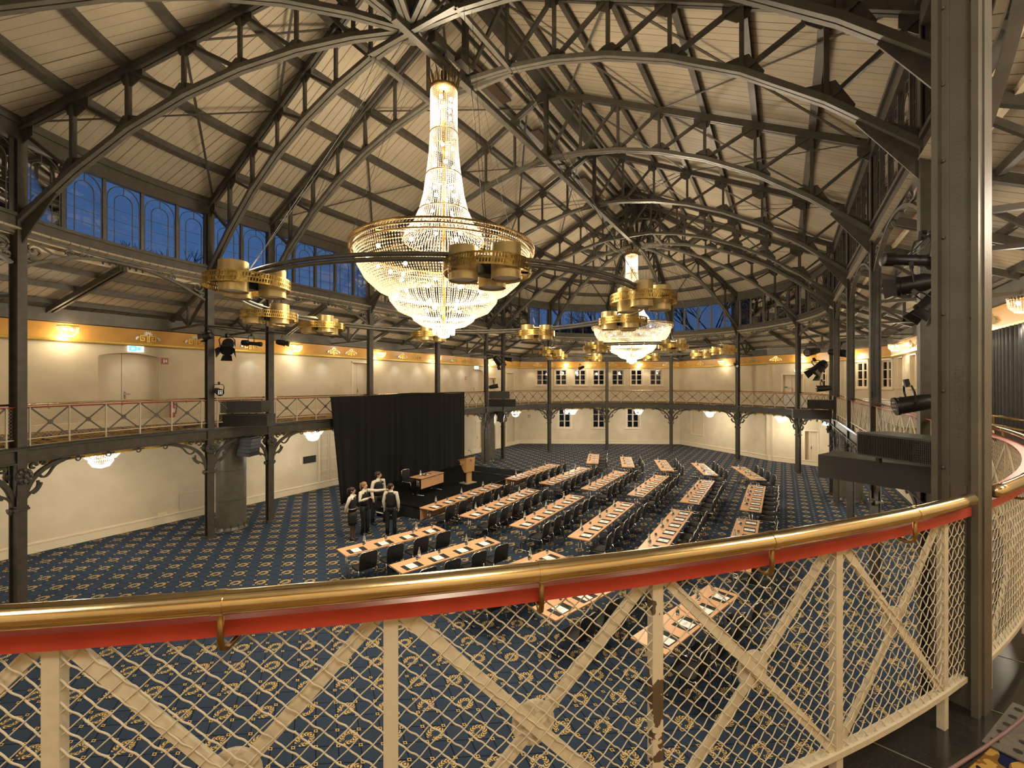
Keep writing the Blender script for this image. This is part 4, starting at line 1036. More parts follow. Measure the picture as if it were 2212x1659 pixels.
# ------------------------------------------------------------------ signs, switch plates, extinguishers
def on_wall(name, nm, u, z, lab, cat, off=.005):
    p, n = wpt(nm, u, off); t_ = thing(name, (p.x, p.y, z), math.atan2(n.y, n.x) - PI / 2, lab, cat); return t_
def exit_sign(nm, u, z, lab, w_=.42, h_=.2):
    t_ = on_wall('exit_sign', nm, u, z, lab, 'exit sign', .03)
    MB().box((0, 0, 0), (w_, .05, h_)).build('housing', M['signwhite'], t_)
    MB().box((w_ * .2, .028, 0), (w_ * .5, .006, h_ * .85)).build('panel', M['signblue'], t_)
    MB().prism([(w_ * .28, -.05), (w_ * .08, 0.0), (w_ * .28, .05)], .004, (0, .033, 0), R3X).build('arrow', M['signwhite'], t_)
    mb = MB().box((-w_ * .2, .028, 0), (w_ * .22, .006, h_ * .6)); mb.build('door_symbol', M['signblue'], t_)
exit_sign('left', 5.55, 6.08, 'lit cyan and white exit sign above the arched double door')
exit_sign('left', 24.9, 6.06, 'lit exit sign above the farther arched door on the left gallery')
exit_sign('corner', 1.6, 5.72, 'lit exit sign above the pale gallery door at the far right', .4, .14)
exit_sign('right_end', .6, 2.6, 'lit exit sign above the lower door at the far right', .42, .18)
def fire_sign(nm, u, z, lab):
    t_ = on_wall('fire_sign', nm, u, z, lab, 'fire sign')
    MB().box((0, 0, 0), (.22, .012, .22)).build('plate', M['signred'], t_)
    fr = MB()
    for a, s in (((0, .09), (.19, .008)), ((0, -.09), (.19, .008)), ((.092, 0), (.008, .188)), ((-.092, 0), (.008, .188))): fr.box((a[0], .008, a[1]), (s[0], .004, s[1]))
    fr.build('border', M['paper'], t_); MB().box((.03, .009, -.01), (.045, .004, .11)).box((.03, .009, .055), (.02, .004, .03)).build('extinguisher_symbol', M['paper'], t_)
    MB().prism([(-.02, .05), (-.05, .05), (-.07, -.05), (-.045, -.06), (-.03, .0), (-.02, -.06), (-.005, -.05)], .004, (0, .009, 0), R3X).build('flame_symbol', M['paper'], t_)
fire_sign('left', 6.38, 5.71, 'red fire extinguisher sign right of the arched double door')
fire_sign('left', 23.7, 5.3, 'small red fire sign beside the farther arched door on the left gallery')
fire_sign('back', .8, 2.25, 'red fire sign low on the back wall at its left end')
fire_sign('right_end', 1.5, 2.3, 'red fire sign right of the lower door at far right')
fire_sign('left', 26.6, 1.65, 'small red sign on the lower wall past the thick dark pillar')
t_ = on_wall('wall_screen', 'left', 11.95, 1.45, 'small black wall screen left of the panelled door', 'screen'); MB().box((0, .02, 0), (.62, .04, .3)).build('bezel', M['blackmetal'], t_); MB().box((0, .042, 0), (.56, .004, .24)).build('screen_glass', M['grille'], t_)
t_ = on_wall('switch_plate', 'left', 11.5, 1.42, 'cream switch plate beside the small black wall screen', 'switch'); MB().box((0, .01, 0), (.08, .02, .3)).build('plate', M['trimwhite'], t_)
t_ = on_wall('access_panel', 'left', 7.15, .62, 'pale flush access panel low on the wall by the round pillar', 'panel'); MB().box((0, .008, 0), (.62, .016, .68)).build('panel_door', M['door'], t_)
t_ = on_wall('vent_grille', 'left', 6.3, .36, 'small cream socket strip low on the left wall', 'socket'); MB().box((0, .01, 0), (.28, .02, .10)).build('cover', M['trimwhite'], t_)
t_ = on_wall('switch_plate', 'right_end', .1, 2.2, 'slim white cable duct above the lower far right door', 'cable duct'); MB().box((0, .01, .5), (.03, .02, .8)).build('duct', M['trimwhite'], t_)
t_ = on_wall('green_sign', 'corner', .93, 4.7, 'small green sign on the pale gallery door frame', 'sign', .01); MB().box((0, 0, 0), (.16, .01, .09)).build('plate', M['green'], t_)
def extinguisher(loc, rz, lab):
    t_ = thing('fire_extinguisher', loc, rz, lab, 'fire extinguisher', None)
    MB().lathe([(.075, 0), (.08, .02), (.08, .42), (.06, .48), (.03, .5)], 16).build('cylinder', M['signred'], t_, 'auto')
    MB().box((0, 0, .53), (.03, .05, .06)).box((.05, 0, .57), (.12, .02, .015)).build('valve', M['blackmetal'], t_)
    MB().tube([(-.02, 0, .54), (-.1, 0, .56), (-.14, 0, .45), (-.12, 0, .25), (-.1, 0, .12)], .012, 6).build('hose', M['black'], t_, True)
    MB().box((0, .081, .25), (.09, .004, .14)).build('label_sheet', M['paper'], t_)
extinguisher((-11.5, .05, 3.72), -PI / 2, 'red fire extinguisher on the left gallery wall behind the mesh railing')
extinguisher((-11.5, 19.3, 3.75), -PI / 2, 'red fire extinguisher on the left gallery beyond the drape')
extinguisher((11.2, 18.6, .3), PI / 2, 'red fire extinguisher low at far right below the grey boxes')

# ------------------------------------------------------------------ loudspeaker boxes at the column pairs
def corner_boxes(x, y, rz, w1, w2, zs, sidelab, order):
    """plain long box and grilled box, local x along the front"""
    c, s_ = math.cos(rz), math.sin(rz)
    for kind, wd, z, off in order:
        t_ = thing('ledge_box' if kind == 'plain' else 'loudspeaker', (x - s_ * off, y + c * off, z), rz, ('plain charcoal box ' if kind == 'plain' else 'charcoal loudspeaker box with slatted grille ') + sidelab, 'box' if kind == 'plain' else 'loudspeaker', 'charcoal boxes at the column pairs')
        hh = .36
        MB().box((wd / 2, .32, hh / 2), (wd, .62, hh)).build('casing', M['greybox'], t_)
        if kind != 'plain':
            MB().box((wd / 2, .004, hh / 2), (wd - .05, .012, hh - .05)).build('cloth', M['grille'], t_)
            mb = MB(); n = int(wd / .035)
            for k in range(n): mb.box((.04 + (wd - .08) * k / (n - 1), -.006, hh / 2), (.006, .012, hh - .05))
            mb.build('slats', M['greybox'], t_)
# near right pair (between column 6 and 7): big boxes jutting into the hall
def jut(p0, p1, depth, z0, z1, kind, lab, side=1):
    p0, p1 = Vector(p0), Vector(p1); d = p1 - p0; wd = d.length; rz = math.atan2(d.y, d.x); hh = z1 - z0
    t_ = thing('ledge_box' if kind == 'plain' else 'loudspeaker', (p0.x, p0.y, z0), rz, lab, 'box' if kind == 'plain' else 'loudspeaker', 'charcoal boxes at the column pairs')
    MB().box((wd / 2, side * (depth / 2 + .006), hh / 2), (wd, depth, hh)).build('casing', M['greybox'], t_)
    if kind != 'plain':
        MB().box((wd / 2, side * .003, hh / 2), (wd - .04, .008, hh - .05)).build('cloth', M['grille'], t_)
        mb = MB(); n = int(wd / .022)
        for k in range(n): mb.box((.03 + (wd - .06) * k / (n - 1), -side * .004, hh / 2), (.005, .012, hh - .05))
        for k in range(int(n * .55), n, 1): pass
        mb.build('slats', M['greybox'], t_)
        mb = MB()
        for k in range(9): mb.box((wd * .79, -side * .006, .04 + (hh - .08) * k / 8), (wd * .38, .01, .005))
        mb.build('crossbars', M['greybox'], t_)
        if kind == 'feet': 
            for x_ in (.15, wd - .15): MB().box((x_, side * .2, -.05), (.05, .05, .1)).build('foot', M['greybox'], t_)
    return t_
jut((7.37, 1.65), (8.95, .95), .75, 3.40, 3.76, 'plain', 'long plain charcoal box jutting from the gallery at right', 1)
jut((7.78, .88), (8.62, -.05), .55, 3.90, 4.22, 'feet', 'charcoal loudspeaker box with slatted grille standing on the box at right', 1)
# far right pair
jut((7.25, 15.55), (8.6, 15.62), .7, 3.42, 3.80, 'plain', 'long plain charcoal box at the far right column pair', 1)
jut((7.75, 15.45), (8.6, 15.2), .5, 3.86, 4.24, 'feet', 'charcoal loudspeaker box on the ledge at the far right column pair', 1)
# left pair (columns 0 and 21)
jut((-8.85, .32), (-7.55, 1.17), .55, 3.50, 3.90, 'grille', 'lower charcoal loudspeaker box above the round pillar', 1)
jut((-8.9, .38), (-7.95, 1.2), .75, 3.94, 4.33, 'plain', 'upper plain charcoal box above the round pillar', 1)
# pair right of drape
jut((-8.75, 15.7), (-7.3, 16.6), .6, 3.48, 3.94, 'grille', 'lower charcoal loudspeaker box at the pair right of the drape', 1)
jut((-8.75, 15.8), (-7.75, 16.6), .7, 3.98, 4.42, 'plain', 'upper plain charcoal box at the pair right of the drape', 1)
# hanging line arrays
def array(loc, rz, lab):
    t_ = thing('line_array', loc, rz, lab, 'loudspeaker', 'hanging loudspeakers')
    for k in range(5): MB().box((0, -.02 * k, -.1 - .115 * k), (.55, .42, .108), 0, Matrix.Rotation(-.03 * k, 3, 'X')).build('cabinet', M['blackmetal'], t_)
    MB().box((0, 0, -.02), (.5, .3, .04)).build('yoke', M['blackmetal'], t_)
array((-8.35, 1.06, 3.13), math.radians(-60), 'black line array loudspeaker hanging under the gallery by the round pillar')
array((-8.45, 16.75, 3.13), math.radians(-60), 'black loudspeaker hanging under the gallery right of the drape')

# ------------------------------------------------------------------ stage lights
def spot_lamp(kind):
    t_ = thing('stage_light', (0, 0, 0), 0, '', 'stage light'); kids = []; bm_ = M['blackmetal']
    Rx = Matrix.Rotation(-PI / 2, 3, 'X')    # body axis along local +y (beam), yoke up
    if kind == 'par':
        body = MB().lathe([(.05, -.22), (.10, -.2), (.13, -.12), (.135, .14), (.15, .15), (.15, .19), (.13, .19)], 20, (0, 0, 0), Rx); kids.append((body.build('housing', bm_, t_, 'auto'), []))
        kids.append((MB().lathe([(.125, .155), (.125, .16)], 20, (0, 0, 0), Rx).build('lens', M['chrome'], t_), []))
        for sx_, sz_ in ((1, 0), (-1, 0), (0, 1), (0, -1)):
            o = Vector((sx_ * .14, .19, sz_ * .14)); e = Vector((sx_ * .20, .34, sz_ * .20)); wv = Vector((sz_, 0, sx_)) 
            kids.append((MB().add([o + wv * .09, o - wv * .09, e - wv * .12, e + wv * .12] + [q + Vector((0, .004, 0)) for q in (o + wv * .09, o - wv * .09, e - wv * .12, e + wv * .12)], [(0, 1, 2, 3), (7, 6, 5, 4), (0, 4, 5, 1), (1, 5, 6, 2), (2, 6, 7, 3), (3, 7, 4, 0)]).build('barn_door', bm_, t_), []))
    elif kind == 'profile':
        kids.append((MB().lathe([(.05, -.3), (.09, -.28), (.1, -.1), (.06, -.05), (.06, .25), (.075, .26), (.075, .36), (.06, .37)], 16, (0, 0, 0), Rx).build('housing', bm_, t_, 'auto'), []))
        kids.append((MB().box((0, -.1, 0), (.3, .06, .06)).build('shutter', bm_, t_), []))
    elif kind == 'can':
        kids.append((MB().lathe([(.03, -.30), (.08, -.27), (.105, -.12), (.11, .15), (.12, .16), (.12, .19), (.105, .19)], 24, (0, 0, 0), Rx).build('housing', bm_, t_, 'auto'), []))
        kids.append((MB().lathe([(.10, .165), (.10, .17)], 20, (0, 0, 0), Rx).build('lens', M['silver'], t_), []))
        mb = MB()
        for x_ in (-.05, 0, .05):
            for z_ in (-.05, 0, .05): mb.ball((x_, .18, z_), .02, 6, 4)
        kids.append((mb.build('lamp_cells', M['chrome'], t_), []))
    kids.append((MB().tube([(.15, 0, 0), (.16, 0, .16), (.12, 0, .24), (-.12, 0, .24), (-.16, 0, .16), (-.15, 0, 0)], .012, 6).build('yoke', bm_, t_), []))
    kids.append((MB().box((0, 0, .28), (.05, .05, .1)).build('clamp', bm_, t_), []))
    return t_, kids
protos = {k: spot_lamp(k) for k in ('par', 'profile', 'can')}; used = set()
def put(kind, loc, rz, pitch, lab, sc=1):
    if kind not in used: o = protos[kind][0]; o.location = loc; o['label'] = lab; used.add(kind)
    else: o = dup(protos[kind][0], protos[kind][1], loc, rz, lab)
    o.rotation_euler = (pitch, 0, rz); o.scale = (sc,) * 3; o['group'] = 'stage lights on the columns'
rd = math.radians
put('par', (-8.35, .35, 6.12), rd(-125), rd(-35), 'big black stage light with barn doors over the round pillar', 1.35)
put('profile', (-8.1, .94, 6.24), rd(-60), rd(-5), 'slim black profile spotlight over the round pillar', 1.0)
put('par', (-8.6, -.1, 6.42), rd(100), rd(-5), 'black stage light at the rig left end over the round pillar', .8)
put('par', (-8.4, 2.15, 6.38), rd(-40), rd(-10), 'black stage light right of the rig over the round pillar', .75)
put('can', (-8.45, .12, 4.66), rd(-100), rd(-10), 'small black lamp low on the column left of the round pillar', .95)
put('par', (-8.2, 15.9, 6.35), rd(-20), rd(-45), 'large black spotlight on the rig right of the drape', 1.5)
put('can', (-8.4, 15.2, 6.55), rd(160), rd(-10), 'black lamp at the left of the rig right of the drape', 1.2)
put('can', (-8.4, 17.6, 6.5), rd(-80), rd(-10), 'black lamp at the right of the rig right of the drape', 1.2)
put('can', (-8.3, 15.7, 4.75), rd(-60), rd(10), 'black lamp resting above the boxes right of the drape', 1.2)
put('can', (8.33, .62, 4.64), rd(98), rd(-12), 'black spotlight with round lens pointing left beside the lettered column', 1.0)
put('par', (8.36, .72, 6.22), rd(80), rd(-5), 'black stage light with barn doors at upper left of the lettered column', .9)
put('par', (8.52, .60, 5.95), rd(95), rd(-50), 'black barn door light below the upper one beside the lettered column', .8)
put('profile', (8.45, .85, 6.55), rd(110), rd(5), 'topmost black profile light beside the lettered column', 1.2)
put('par', (8.2, 15.5, 5.6), rd(130), rd(-40), 'black barn door light at the far right column pair', 1.5)
put('can', (7.9, 15.4, 6.25), rd(140), rd(-10), 'multi cell lamp at the left of the far right pair', 1.4)
put('can', (8.9, 15.9, 6.2), rd(-100), rd(-10), 'multi cell lamp at the right of the far right pair', 1.4)
put('can', (8.25, 15.0, 4.72), rd(100), rd(-5), 'low black spotlight at the far right column pair', 1.1)
put('can', (-6.0, 23.9, 6.1), rd(150), rd(-20), 'tiny black lamp on a far left end column', 1.0)
put('can', (4.3, 24.8, 6.1), rd(-160), rd(-20), 'tiny black lamp on a far right end column', 1.0)
for (x, y0, y1, z, lab) in ((-8.45, -.3, 2.3, 6.72, 'thin black lighting bar over the round pillar'), (-8.45, 15.0, 17.8, 6.85, 'thin black lighting bar at the pair right of the drape'), (8.55, -.1, 2.1, 6.9, 'thin black lighting bar beside the lettered column'), (8.5, 15.0, 17.9, 6.6, 'thin black lighting bar at the far right pair')):
    tag(MB().tube([(x, y0, z), (x, y1, z)], .02, 8).tube([(x, y0, z - .03), (x, (y0 + y1) / 2, z - .12), (x, y1, z - .03)], .008, 5).build('lighting_bar', M['blackmetal']), lab, 'lighting bar', None)
# mounting arms for lamps at the column beside the lettered one
tag(MB().tube([(8.62, .62, 4.0 + .72), (8.2, .62, 4.72)], .012, 6).tube([(8.62, .62, 4.58), (8.4, .62, 4.6)], .012, 6).box((8.62, .7, 4.65), (.08, .2, .2)).build('lamp_arm', M['blackmetal']), 'black arm holding the round spotlight beside the lettered column', 'lamp arm')
tag(MB().tube([(8.75, 6.27, 7.2), (8.72, 6.25, 6.3), (8.70, 6.26, 5.4), (8.73, 6.24, 4.75)], .008, 5).box((8.72, 6.24, 4.68), (.05, .05, .14)).build('hanging_cable', M['blackmetal']), 'black cable with plug dangling on the second right column', 'cable')
# ================================================================== STAGE, DRAPE, CURTAINS
t_ = thing('stage', (-6.2, 8.7, 0), 0, 'low black carpeted stage platform in front of the black drape', 'stage')
MB().box((0, 0, .435), (4.1, 7.7, .03)).build('deck', M['stage'], t_)
mb = MB(); w2, d2 = 2.03, 3.83
per = []
for (x0, y0), (x1, y1) in (((-w2, -d2), (w2, -d2)), ((w2, -d2), (w2, d2)), ((w2, d2), (-w2, d2)), ((-w2, d2), (-w2, -d2))):
    n = int(math.hypot(x1 - x0, y1 - y0) / .06)
    for k in range(n): per.append((x0 + (x1 - x0) * k / n, y0 + (y1 - y0) * k / n))
vs = []; N = len(per)
for k, (x, y) in enumerate(per):
    o = .02 * math.sin(k * 1.3) + .01 * math.sin(k * .47); l = math.hypot(x, y); vs += [(x, y, .42), (x * (1 + (o + .02) / 4), y * (1 + (o + .02) / 4), .0)]
mb.add(vs, [(2 * k, 2 * k + 1, 2 * ((k + 1) % N) + 1, 2 * ((k + 1) % N)) for k in range(N)]); mb.build('skirt', M['drape'], t_, True)
MB().box((2.02, 0, .452), (.02, 7.7, .006)).box((.2, 2.55, .452), (3.6, .03, .004)).build('edge_strip', M['chrome'], t_)
t_ = thing('stage_steps', (-5.55, 4.6, 0), 0, 'small black steps with white nosings at the stage corner behind the man', 'steps')
for k in range(2):
    MB().box((0, .12 + .0 - .25 * k + .0, .30 - .14 * k), (.8, .26, .03)).build('tread', M['stage'], t_)
    MB().box((0, -.02 - .25 * k, .305 - .14 * k), (.8, .02, .035)).build('nosing', M['white'], t_)
MB().box((-.4, -.0, .15), (.03, .5, .3)).box((.4, 0, .15), (.03, .5, .3)).build('stringer', M['blackmetal'], t_)
# black drape
vs = []; uv_ = []; nx = 220; nz = 14; fs = []
for i in range(nx + 1):
    u = i / nx
    for j in range(nz + 1):
        v = j / nz; z = .02 + (4.40 + .05 * u - .05 * math.sin(u * 9)) * v - (.02 * v)
        y = 4.15 + 8.65 * u + (1 - v) * (.25 * (u < .12) * (.12 - u) / .12 * 2.0 ) - .0
        am = .05 * (.35 + .65 * (1 - v)) * (1 if u < .45 else .45)
        x = -8.38 + am * math.sin(u * 95 + 2 * math.sin(u * 31)) + am * .6 * math.sin(u * 41 + v * .8) - .0
        vs.append((x, y, z))
for i in range(nx):
    for j in range(nz): a = i * (nz + 1) + j; fs.append((a, a + 1, a + nz + 2, a + nz + 1))
t_ = thing('stage_drape', (0, 0, 0), 0, 'tall black molton drape hanging from the gallery behind the stage', 'curtain')
dr_ = MB().add(vs, fs).build('cloth', M['drape'], t_, True); sm = dr_.modifiers.new('t', 'SOLIDIFY'); sm.thickness = .01
MB().tube([(-8.40, 4.15, 4.38), (-8.40, 12.8, 4.44)], .025, 8).build('pole', M['blackmetal'], t_)
# charcoal curtain on the right gallery
vs = []; fs = []; nx = 260; nz = 6
for i in range(nx + 1):
    y = 3.2 + 6.6 * i / nx
    for j in range(nz + 1):
        v = j / nz; vs.append((11.16 + .07 * math.sin(i * .82 + .8 * math.sin(i * .11)) * (.7 + .3 * v), y, 3.55 + 2.62 * v))
for i in range(nx):
    for j in range(nz): a = i * (nz + 1) + j; fs.append((a, a + 1, a + nz + 2, a + nz + 1))
cu = MB().add(vs, fs).build('gallery_curtain', M['curtain'], None, True); sm = cu.modifiers.new('t', 'SOLIDIFY'); sm.thickness = .008
tag(cu, 'pleated charcoal curtain below the orange band at the right edge', 'curtain')
# brass barrier rails in front of it
t_ = thing('brass_barrier', (10.1, 5.2, ZG), 0, 'double brass barrier rail in front of the charcoal curtain', 'barrier')
for z in (.83, .67): MB().tube([(0, -3.2, z), (0, 3.4, z)], .022, 10).build('rail', M['brass'], t_, True)
for y in (-3.0, -1, 1, 3): MB().tube([(0, y, 0), (0, y, .85)], .02, 8).build('post', M['brass'], t_, True)
MB().box((.05, 0, .35), (.03, 6.2, .5)).build('infill', M['greybox'], t_)
# covered tables on the right gallery
for (x, y, ln_, rz, lab) in ((10.35, 12.6, 3.2, PI / 2, 'long buffet table under white linen on the right gallery'), (10.2, 17.2, 1.8, PI / 2, 'shorter buffet table under white linen, farther on the right gallery'), (7.6, 24.0, 1.2, rd(-15), 'small linen covered table by the far right gallery window')):
    t_ = thing('buffet_table', (x, y, ZG), rz, lab, 'table', None)
    MB().box((0, 0, .74), (ln_, .7, .03)).build('tabletop', M['wood'], t_)
    for sx_ in (-1, 1):
        for sy_ in (-1, 1): MB().box((sx_ * (ln_ / 2 - .1), sy_ * .25, .36), (.04, .04, .72)).build('leg', M['chrome'], t_)
    vs = []; per = []
    for (x0, y0), (x1, y1) in (((-1, -1), (1, -1)), ((1, -1), (1, 1)), ((1, 1), (-1, 1)), ((-1, 1), (-1, -1))):
        n = 26
        for k in range(n): per.append(((x0 + (x1 - x0) * k / n) * (ln_ / 2 + .015), (y0 + (y1 - y0) * k / n) * .365))
    N = len(per)
    for k, (px, py) in enumerate(per): o = 1 + .025 * math.sin(k * 1.1); vs += [(px, py, .762), (px * (1 + .02 / ln_ * math.sin(k * 1.2)), py * (1 + .06 * math.sin(k * 1.2)), .06)]
    c_ = MB().add(vs, [(2 * k, 2 * k + 1, 2 * ((k + 1) % N) + 1, 2 * ((k + 1) % N)) for k in range(N)] + [tuple(2 * k for k in range(N))]).build('tablecloth', M['white'], None, 'auto', loc=(x, y, ZG), rz=rz)
    tag(c_, {3.2: 'long white linen cloth on the nearer buffet table, right gallery', 1.8: 'shorter white linen cloth on the farther buffet table, right gallery', 1.2: 'small white linen cloth on the table by the far window'}[ln_], 'tablecloth')

# ================================================================== CONFERENCE FURNITURE
def rrect(w_, h_, r, n=4):
    pts = []
    for cx_, cy_, a0 in ((w_ / 2 - r, h_ / 2 - r, 0), (-w_ / 2 + r, h_ / 2 - r, PI / 2), (-w_ / 2 + r, -h_ / 2 + r, PI), (w_ / 2 - r, -h_ / 2 + r, 1.5 * PI)):
        for k in range(n + 1): a = a0 + PI / 2 * k / n; pts.append((cx_ + r * math.cos(a), cy_ + r * math.sin(a)))
    return pts
def make_chair(chrome_arms=False):
    t_ = thing('conference_chair', (0, 0, 0), 0, '', 'chair'); kids = []; I3 = Matrix.Identity(3)
    # sits facing +y
    mb = MB(); 
    for z, s_ in ((.42, .96), (.435, 1), (.462, 1), (.472, .95)): pass
    base = rrect(.45, .43, .07)
    vs = []; lv = ((.425, .93), (.435, 1), (.465, 1), (.478, .92)); n = len(base)
    for z, s_ in lv: vs += [(x * s_, y * s_ + .01, z - (.02 * max(0, y * 2 - .2) if z > .44 else 0)) for x, y in base]
    fs = [(i * n + a, i * n + (a + 1) % n, (i + 1) * n + (a + 1) % n, (i + 1) * n + a) for i in range(3) for a in range(n)] + [tuple(range(n))[::-1], tuple(3 * n + a for a in range(n))]
    kids.append((MB().add(vs, fs).build('seat', M['black'], t_, 'auto'), []))
    bk = rrect(.43, .43, .07); vs = []
    for dy, s_ in ((.012, .95), (.004, 1), (-.018, 1), (-.026, .95)):
        for x, z in bk: zz = .665 + z * s_; vs.append((x * s_, -.215 - (zz - .45) * .16 + dy - .5 * x * x + .02, zz))
    kids.append((MB().add(vs, fs).build('backrest', M['black'], t_, 'auto'), []))
    yb = lambda z: -.225 - (z - .45) * .16
    fr = MB()
    tp = [(-.225, yb(.46), .46), (-.225, yb(.82), .82), (-.20, yb(.87), .872), (-.15, yb(.89), .892), (0, yb(.89) - .012, .893), (.15, yb(.89), .892), (.20, yb(.87), .872), (.225, yb(.82), .82), (.225, yb(.46), .46)]
    fr.tube(tp, .011, 6)
    for sx_ in (-1, 1): fr.tube([(sx_ * .225, yb(.46), .46), (sx_ * .23, -.2, .43), (sx_ * .23, .2, .425)], .011, 6)
    fr.tube([(-.23, .19, .425), (.23, .19, .425)], .009, 6)
    kids.append((fr.build('tube_frame', M['chrome'], t_, True), []))
    for sx_ in (-1, 1):
        kids.append((MB().tube([(sx_ * .23, .18, .43), (sx_ * .235, .215, .38), (sx_ * .24, .235, .0)], .011, 6).build('leg', M['chrome'], t_, True), []))
        kids.append((MB().tube([(sx_ * .225, yb(.46), .46), (sx_ * .235, -.25, .4), (sx_ * .24, -.30, .0)], .011, 6).build('leg', M['chrome'], t_, True), []))
    return t_, kids
def make_table(ln_, panel=False):
    t_ = thing('folding_table', (0, 0, 0), 0, '', 'table'); kids = []       # long side along y
    kids.append((MB().box((0, 0, .727), (.62, ln_ - .006, .026)).build('tabletop', M['wood'], t_), []))
    for sy_ in (-1, 1):
        y = sy_ * (ln_ / 2 - .13)
        mb = MB()
        for dx in (-.045, .045): mb.tube([(dx, y, .04), (dx, y, .70)], .014, 8)
        mb.box((0, y, .705), (.42, .04, .02)); lg = mb.build('leg', M['chrome'], t_, True)
        ft = MB().tube([(-.25, y, .03), (.25, y, .03)], .017, 8).ball((-.26, y, .03), .026, 8, 6).ball((.26, y, .03), .026, 8, 6).build('foot', M['chrome'], lg, True)
        kids.append((lg, [ft]))
    if panel: kids.append((MB().box((-.27, 0, .50), (.018, ln_ - .01, .36)).box((-.27, 0, .48), (.016, ln_ - .05, .30)).build('modesty_panel', M['wood'], t_), []))
    return t_, kids
def make_pad():
    t_ = thing('desk_pad', (0, 0, 0), 0, '', 'desk pad'); kids = []        # reader sits at +x, long side along y
    kids.append((MB().box((0, 0, .003), (.30, .44, .006)).build('pad', M['black'], t_), []))
    kids.append((MB().box((0, 0, .0015), (.27, .20, .003)).build('sheet', M['sheet'], t_, loc=(-.0, -.02, .006)), []))
    kids.append((MB().tube([(.02, .14, .011), (.05, .17, .011), (-.08, .19, .011)], .006, 6).build('pen', M['blackmetal'], t_), []))
    return t_, kids
def make_bottle():
    t_ = thing('water_bottle', (0, 0, 0), 0, '', 'bottle'); kids = []
    kids.append((MB().lathe([(.034, 0), (.037, .01), (.037, .12), (.034, .15), (.018, .205), (.014, .23), (.014, .25)], 14).build('bottle_body', M['glass'], t_, True), []))
    kids.append((MB().lathe([(.0378, .05), (.0378, .11)], 14, (0, 0, 0), None, False, False).build('label_band', M['paper'], t_, True), []))
    kids.append((MB().lathe([(.0165, .238), (.0165, .262), (.014, .265)], 12).build('cap', M['chrome'], t_, 'auto'), []))
    return t_, kids
def make_glass():
    t_ = thing('water_glass', (0, 0, 0), 0, '', 'glass'); kids = []
    kids.append((MB().lathe([(.048, 0), (.048, .002)], 14).build('coaster', M['paper'], t_), []))
    kids.append((MB().lathe([(.034, .003), (.030, .10), (.028, .10), (.031, .005)], 14, (0, 0, 0), None, True, False).build('tumbler', M['tumbler'], t_, True), []))
    return t_, kids
PR = {}; SEEN = set()
PR['chair'] = make_chair(); PR['t143'] = make_table(1.43); PR['t143p'] = make_table(1.43, True); PR['t157'] = make_table(1.57)
PR['pad'] = make_pad(); PR['bottle'] = make_bottle(); PR['glass'] = make_glass()
def place(k, loc, rz, lab, grp):
    if k not in SEEN:
        SEEN.add(k); o = PR[k][0]; o.location = loc; o.rotation_euler = (0, 0, rz); o['label'] = lab; o['group'] = grp
    else: dup(PR[k][0], PR[k][1], loc, rz, lab, grp)
TT = .74
def row(x0, y0, rz, ntab, ln_, key, blk, rk, skip_near=0, nlab=None):
    """x0, y0: centre of the camera-side short end; rz: direction of the row (0 = +y)"""
    d = Vector((-math.sin(rz), math.cos(rz))); s_ = Vector((math.cos(rz), math.sin(rz)))
    rn = 'row %s' % ['one', 'two', 'three', 'four', 'five', 'six'][rk]
    rn = '%s row from the left' % ORD[rk]
    for k in range(ntab):
        c = Vector((x0, y0)) + d * (ln_ * (k + .5)); 
        kk = key[0] if isinstance(key, tuple) else key
        place(kk, (c.x, c.y, 0), rz, 'beech folding table, %s block, %s, %s' % (blk, rn, ['near end', 'second from camera', 'far end'][k] if ntab == 3 else ['near end', 'far end'][k]), 'folding tables of the %s block' % blk)
        b_ = c - s_ * .19 + d * rnd.uniform(-.05, .05); place('bottle', (b_.x, b_.y, TT), rnd.uniform(0, 6), 'water bottle, %s block, %s, %s table' % (blk, rn, ['near end', 'second', 'far end'][k] if ntab == 3 else ['near end', 'far end'][k]), 'water bottles of the %s block' % blk)
        for q in range(2):
            n_ = k * 2 + q; sc = Vector((x0, y0)) + d * (ln_ * (k + .25 + .5 * q)); seat = ORD[n_]
            p = sc + s_ * .10 + d * rnd.uniform(-.015, .015); place('pad', (p.x, p.y, TT), rz + rnd.uniform(-.04, .04), 'desk pad, %s block, %s, %s seat from camera' % (blk, rn, seat), 'desk pads of the %s block' % blk)
            p = sc - s_ * .14 + d * (.27 if q == 0 else .17); place('glass', (p.x, p.y, TT), 0, 'water glass, %s block, %s, %s seat from camera' % (blk, rn, seat), 'water glasses of the %s block' % blk)
            p = sc + s_ * (.47 + rnd.uniform(-.02, .02)) + d * rnd.uniform(-.03, .03); place('chair', (p.x, p.y, 0), rz + PI / 2 + rnd.uniform(-.04, .04), 'black chair, %s block, %s, %s seat from camera' % (blk, rn, seat), 'black chairs of the %s block' % blk)
XS = [-3.25, -1.56, .31, 2.18, 4.07, 5.97]
for k, x in enumerate(XS):
    row(x, 4.06, 0, 3, 1.43, 't143p' if k == 0 else 't143', 'near middle', k)
    row(x, 9.45, 0, 3, 1.43, 't143p' if k == 0 else 't143', 'far middle', k)
for k in range(5): row(-2.41 + 1.865 * k, .09, rd(-16.5), 2, 1.43, 't143', 'angled near', k)
for k in range(5): row(-1.66 + 1.91 * k, 15.0, rd(19.5), 2, 1.57, 't157', 'angled far', k)
